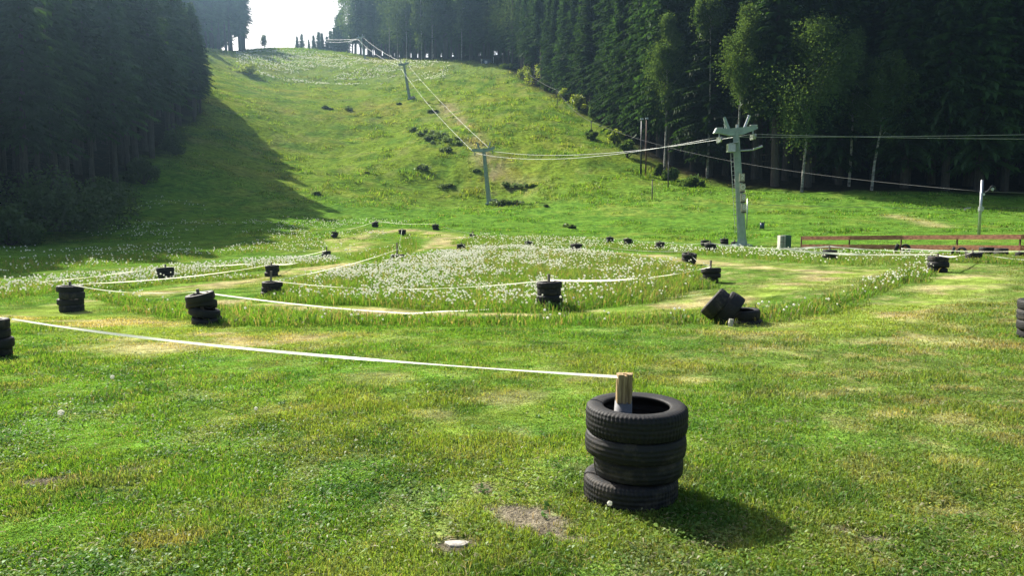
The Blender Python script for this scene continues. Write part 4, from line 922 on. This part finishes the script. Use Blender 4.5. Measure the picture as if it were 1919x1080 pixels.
_, _, h1, _ = mast('cable_post', 1222, 374, 336, .07, 'leaning dark post with a pale tip on the grass before the wood', 'post', M_WOODG, top='bracket')
for px, py, tp, tx in [(990, 160, 136, 'uppermost short cable post by the bright bushes'), (1044, 199, 167, 'short cable post right below the tall lamp mast'), (1108, 262, 226, 'short cable post halfway down the wood edge'), (1252, 352, 300, 'slim cable post just inside the wood edge')]:
    mast('cable_post', px, py, tp, .07, tx, 'post', M_CABD, top='bracket')
mast('cable_post', 1399, 436, 372, .05, 'thin grey post standing just behind the nearest pylon', 'post', M_GALV, D=62)
t, pb, ph_, PD = mast('pulley_pole', 1833, 463, 338, .085, 'slim galvanised pole with a small pulley arm behind the brown fence', 'pole', M_GALV, D=50)
m = MB(); m.tube([(0, 0, ph_-.95), (.32, -.1, ph_-.75), (.62, -.15, ph_-.42)], .04, 7); m.tube([(.62, -.15, ph_-.42), (.66, -.15, ph_-.75)], .03, 6); m.tube([(.45, -.15, ph_-.5), (.62, -.15, ph_-.38), (.78, -.15, ph_-.45), (.84, -.15, ph_-.65)], .03, 6); m.build('pulley_arm', M_DARKM, t, True)
m = MB(); m.tube([(.62, -.19, ph_-.6), (.62, -.10, ph_-.6)], .10, 12); m.tube([(.10, -.1, ph_-.95), (.10, 0, ph_-.95)], .09, 10); m.build('pulley_wheel', M_GALV, t)
m = MB(); m.box((0, -.05, ph_-1.9), (.26, .26, .24)); m.tube([(0, 0, ph_-1.75), (0, 0, ph_-2.1)], .13, 10); m.build('clamp', M_GALV, t)
c0 = P3(990, 138, GG(990, 160)[1]); c1 = P3(1044, 169, GG(1044, 199)[1]); c2 = P3(1108, 228, GG(1108, 262)[1]); c3 = pb+Vector((0, 0, ph_-.75))
cable(c0, c1, .3, .03, 'thin dark cable between the two uppermost short posts', M_CABD, group='thin cables', name='thin_cable'); cable(c1, c2, .8, .022, 'thin dark cable down the wood edge from the lamp mast', M_CABD, group='thin cables', name='thin_cable')
cable(c2, c3, 1.6, .018, 'long thin dark cable crossing in front of the wood to the pulley pole', M_CABD, 40, 'thin cables', 'thin_cable'); cable(c3, P3(2050, 365, 49), .02, .026, 'thin dark cable leaving the pulley pole to the right edge', M_CABD, group='thin cables', name='thin_cable')
c4 = P3(1399, 383, 62); c5 = pb+Vector((0, 0, ph_-1.9)); cable(c4, c5, .05, .015, 'low thin wire between the thin post and the pulley pole', M_CABD, group='thin cables', name='thin_cable')
cable(c5, P3(2050, 383, 49), .03, .015, 'low thin wire leaving the pulley pole to the right edge', M_CABD, group='thin cables', name='thin_cable')
q = c4.lerp(c5, .955); m = MB(); m.tube([(-.22, 0, -.03), (-.05, 0, .02), (.05, 0, .05)], .035, 6); m.tube([(.0, 0, .0), (.22, 0, .06)], .03, 6); m.tube([(-.22, 0, -.1), (-.1, 0, -.08)], .03, 6); o = m.build('wire_tensioner', M_GALV, None, loc=q); tag(o, 'small pale wire tensioner on the low wire left of the pulley pole', 'tensioner')
# small lift hut at the top of the slope
b, D = GG(912, 122); t = empty('lift_hut', b+Vector((0, 4, 0)), 'small dim lift hut with a pale door and two bright lamps before the far wood', 'hut')
k_ = D/F
m = MB(); m.box((0, 0, 1.0), (2.6, 1.8, 2.6)); m.build('wall', M_BLUE, t); m = MB(); m.box((0, 0, 2.4), (3.1, 2.3, .18)); m.build('roof', M_DARKM, t)
m = MB(); m.box((-.3, -.93, .9), (.8, .06, 2.0)); m.build('door', M_GALV, t)
m = MB(); m.tube([(-1.6, -1, 0), (-1.6, -1, 2.2)], .07, 6); m.tube([(1.9, -1, -1), (1.9, -1, 2.9)], .08, 6); m.tube([(-.8, -1, -.05), (1.9, -1, -.1)], .10, 6); m.build('railing', M_GALV, t)
for sx, zz in ((-1.6, 2.0), (1.9, .9)):
    m = MB(); m.tube([(sx, -1.1, zz-.28), (sx, -1.1, zz), (sx, -1.1, zz+.28)], [.12, .20, .12], 10); m.build('lamp', M_WHITE, t, True)
# box, bin, fence
b, D = GG(1468, 468); t = empty('utility_box', b, 'twin utility box, pale left door and dark green right side, beside the pylon', 'box', rz=.0)
w = 10/F*D; hh = 27/F*D
m = MB(); m.box((w*.62, 0, hh/2), (w*1.0, .55, hh)); m.build('green_cabinet', M_CABG, t)
m = MB(); m.box((-w*.42, -.02, hh/2-.01), (w*1.08-.01, .5, hh-.02)); m.build('concrete_cabinet', M_CONC, t)
m = MB(); m.box((-w*.42, -.285, hh*.52), (w*1.05, .03, .02)); m.box((-w*.42, -.285, hh*.5), (.02, .03, hh*.9)); m.build('door_gap', M_SIGND, t)
b, D = GG(1428, 431); t = empty('litter_bin', b, 'dark blue litter bin alone on the sunlit grass behind the pylon', 'bin'); m = MB(); r_ = 4.2/F*D; hh = 14/F*D
m.tube([(0, 0, .10), (0, 0, hh*.5), (0, 0, hh*.92)], [r_*.8, r_*.95, r_], 14); m.build('body', M_BLUE, t, True); m = MB(); m.tube([(-r_*.9, 0, -.2), (-r_*.9, 0, hh*1.18)], .03, 6); m.tube([(r_*.9, 0, -.2), (r_*.9, 0, hh*1.18)], .03, 6); m.tube([(0, 0, hh*.92), (0, 0, hh*.96)], [r_*1.06, r_*1.0], 14); m.build('frame', M_DARKM, t)
fpx = [1502, 1592, 1689, 1794, 1912, 2040, 2180]; fpy = [470, 471.5, 473, 475, 477.5, 480, 483]
FP = [G(a, b_) for a, b_ in zip(fpx, fpy)]; t = empty('board_fence', FP[0], 'long low red-brown fence of two horizontal boards on thin posts', 'fence')
tops = []
for i, p in enumerate(FP):
    D = GG(fpx[i], fpy[i])[1]; tz = P3(fpx[i], 443.0-1.2*min(i, 4)*.7, D).z; bz = P3(fpx[i], 458.0+.5*i, D).z
    q = p-FP[0]; m = MB(); m.box((q.x, q.y+.07, (tz+p.z)/2-FP[0].z-.05), (.06, .06, tz-p.z+.1)); m.build('post', M_RUST, t); tops.append((q, tz-FP[0].z, bz-FP[0].z))
for i in range(len(FP)-1):
    (qa, ta, ba), (qb, tb_, bb) = tops[i], tops[i+1]
    for za_, zb_, hgt in ((ta, tb_, .21), (ba, bb, .23)):
        m = MB(); d = (qb-qa); d.z = 0; n = Vector((-d.y, d.x, 0)).normalized()*.02; a = Vector((qa.x, qa.y, za_))+d.normalized()*.006; e = Vector((qb.x, qb.y, zb_))-d.normalized()*.006; dn = Vector((0, 0, -hgt))
        vs = [a-n, a+n, e+n, e-n, a-n+dn, a+n+dn, e+n+dn, e-n+dn]; m.add(vs, [(0, 3, 2, 1), (4, 5, 6, 7), (0, 4, 7, 3), (1, 2, 6, 5), (0, 1, 5, 4), (3, 7, 6, 2)]); m.build('board', M_BROWNP, t)
# foreground details: flat stone, single dandelions, dirt
b = G(856, 1022); m = MB(); pts = [(math.cos(a)*(.062+.012*math.sin(3*a)), math.sin(a)*(.040+.008*math.cos(2*a))) for a in np.linspace(0, 6.283, 15)[:-1]]
n_ = len(pts); m.add([(x, y, -.01) for x, y in pts]+[(x*.95, y*.95, .010) for x, y in pts]+[(x*.6, y*.6, .016) for x, y in pts]+[(0, 0, .017)], [(i, (i+1) % n_, n_+(i+1) % n_, n_+i) for i in range(n_)]+[(n_+i, n_+(i+1) % n_, 2*n_+(i+1) % n_, 2*n_+i) for i in range(n_)]+[(2*n_+i, 2*n_+(i+1) % n_, 3*n_) for i in range(n_)])
o = m.build('flat_stone', M_STONE, None, loc=b); tag(o, 'flat pale stone half sunk in the foreground turf', 'stone')
def dandelion(px, py_base, py_head, r, label):
    b, D = GG(px, py_base); z = P3(px, py_head, D).z-b.z; t = empty('dandelion', b, label, 'dandelion', 'single dandelions in the lawn')
    m = MB(); m.tube([(0, 0, -.01), (.006, .003, z*.5), (0, 0, z)], [.0028, .0024, .002], 6); m.build('stem', M_SHRUBY, t)
    N = 170; i = np.arange(N)+.5; ph = np.arccos(1-2*i/N); th = np.pi*(1+5**.5)*i; d = np.stack([np.cos(th)*np.sin(ph), np.sin(th)*np.sin(ph), np.cos(ph)], 1)
    a = np.cross(d, np.array([.3, .5, .8])); a /= np.linalg.norm(a, axis=1)[:, None]; c = np.cross(d, a); c0_ = np.array([0, 0, z+r*.5])
    rr = r*rng.uniform(.85, 1.05, N)[:, None]; w_ = r*.15
    V = np.stack([c0_+d*rr*.35, c0_+d*rr+a*w_, c0_+d*rr*1.02+c*w_, c0_+d*rr-a*w_, c0_+d*rr*1.02-c*w_], 1).reshape(-1, 3); k = np.arange(N)*5
    T = np.concatenate([np.stack([k, k+1, k+2], 1), np.stack([k, k+3, k+4], 1), np.stack([k+1, k+2, k+3], 1), np.stack([k+3, k+4, k+1], 1)])
    link('seed_head', mesh_np('seed_head', V, T, M_DAND), t)
dandelion(1142, 988, 945, .014, 'single dandelion clock right in front of the nearest tyre stack')
dandelion(115, 788, 777, .026, 'large dandelion clock alone in the left foreground lawn')
dandelion(211, 716, 709, .022, 'small dandelion clock farther back in the left lawn')
dandelion(480, 778, 768, .016, 'small dandelion clock near a reddish weed in the left lawn')

# crumbs of earth and small stones on the bare spots
def crumbs():
    VV = []; TT = []; off = 0; cube = np.array([(-1,-1,-.4),(1,-1,-.5),(1,1,-.4),(-1,1,-.5),(-.6,-.5,.5),(.5,-.6,.7),(.6,.5,.5),(-.5,.6,.6)]); fc = np.array([(0,1,5,4),(1,2,6,5),(2,3,7,6),(3,0,4,7),(4,5,6,7)])
    for c, rx, ry, k in PW:
        if k != 'soil': continue
        n = int(50+5200*rx*ry)
        for i in range(n):
            x = c.x+rng.normal(0, rx*.6); y = c.y+rng.normal(0, ry*.6); sz = rng.uniform(.0012, .0045)*(2 if rng.uniform() < .06 else 1); a = rng.uniform(0, 6.28); ca_, sa_ = math.cos(a), math.sin(a)
            v = cube*sz*rng.uniform(.6, 1.3, 3); v = np.stack([v[:, 0]*ca_-v[:, 1]*sa_+x, v[:, 0]*sa_+v[:, 1]*ca_+y, v[:, 2]+Hz(x, y)], 1) if False else np.stack([v[:, 0]*ca_-v[:, 1]*sa_+x, v[:, 0]*sa_+v[:, 1]*ca_+y, v[:, 2]], 1)
            VV.append(v); TT.append(fc+off); off += 8
    V = np.concatenate(VV); cen = V.reshape(-1, 8, 3).mean(1); V[:, 2] += np.repeat(Hh(cen[:, 0], cen[:, 1]), 8)
    o = link('soil_crumbs', mesh_np('soil_crumbs', V, np.concatenate(TT), M_EARTH)); tag(o, 'crumbs of earth and grit on the bare spots of the lawn', 'grit', kind='stuff')
crumbs()
# ------------------------------------------------------------------ haze
zmin = float(Z.min())-1.0
m, t_n = new_mat('haze'); ho = t_n.nodes.new('ShaderNodeOutputMaterial'); pv = t_n.nodes.new('ShaderNodeVolumePrincipled')
pv.inputs['Color'].default_value = (0.45, 0.72, 1.0, 1); pv.inputs['Density'].default_value = 0.00032; pv.inputs['Anisotropy'].default_value = 0.8
t_n.links.new(pv.outputs[0], ho.inputs['Volume'])
hm = MB(); x0, x1, y0, y1, z0_, z1 = -336, 336, -126, 476, zmin, 112
hm.add([(x0,y0,z0_),(x1,y0,z0_),(x1,y1,z0_),(x0,y1,z0_),(x0,y0,z1),(x1,y0,z1),(x1,y1,z1),(x0,y1,z1)], [(0,3,2,1),(4,5,6,7),(0,1,5,4),(1,2,6,5),(2,3,7,6),(3,0,4,7)])
tag(hm.build('haze', m), kind='stuff')
SC.cycles.volume_step_rate = 5; SC.cycles.volume_max_steps = 64
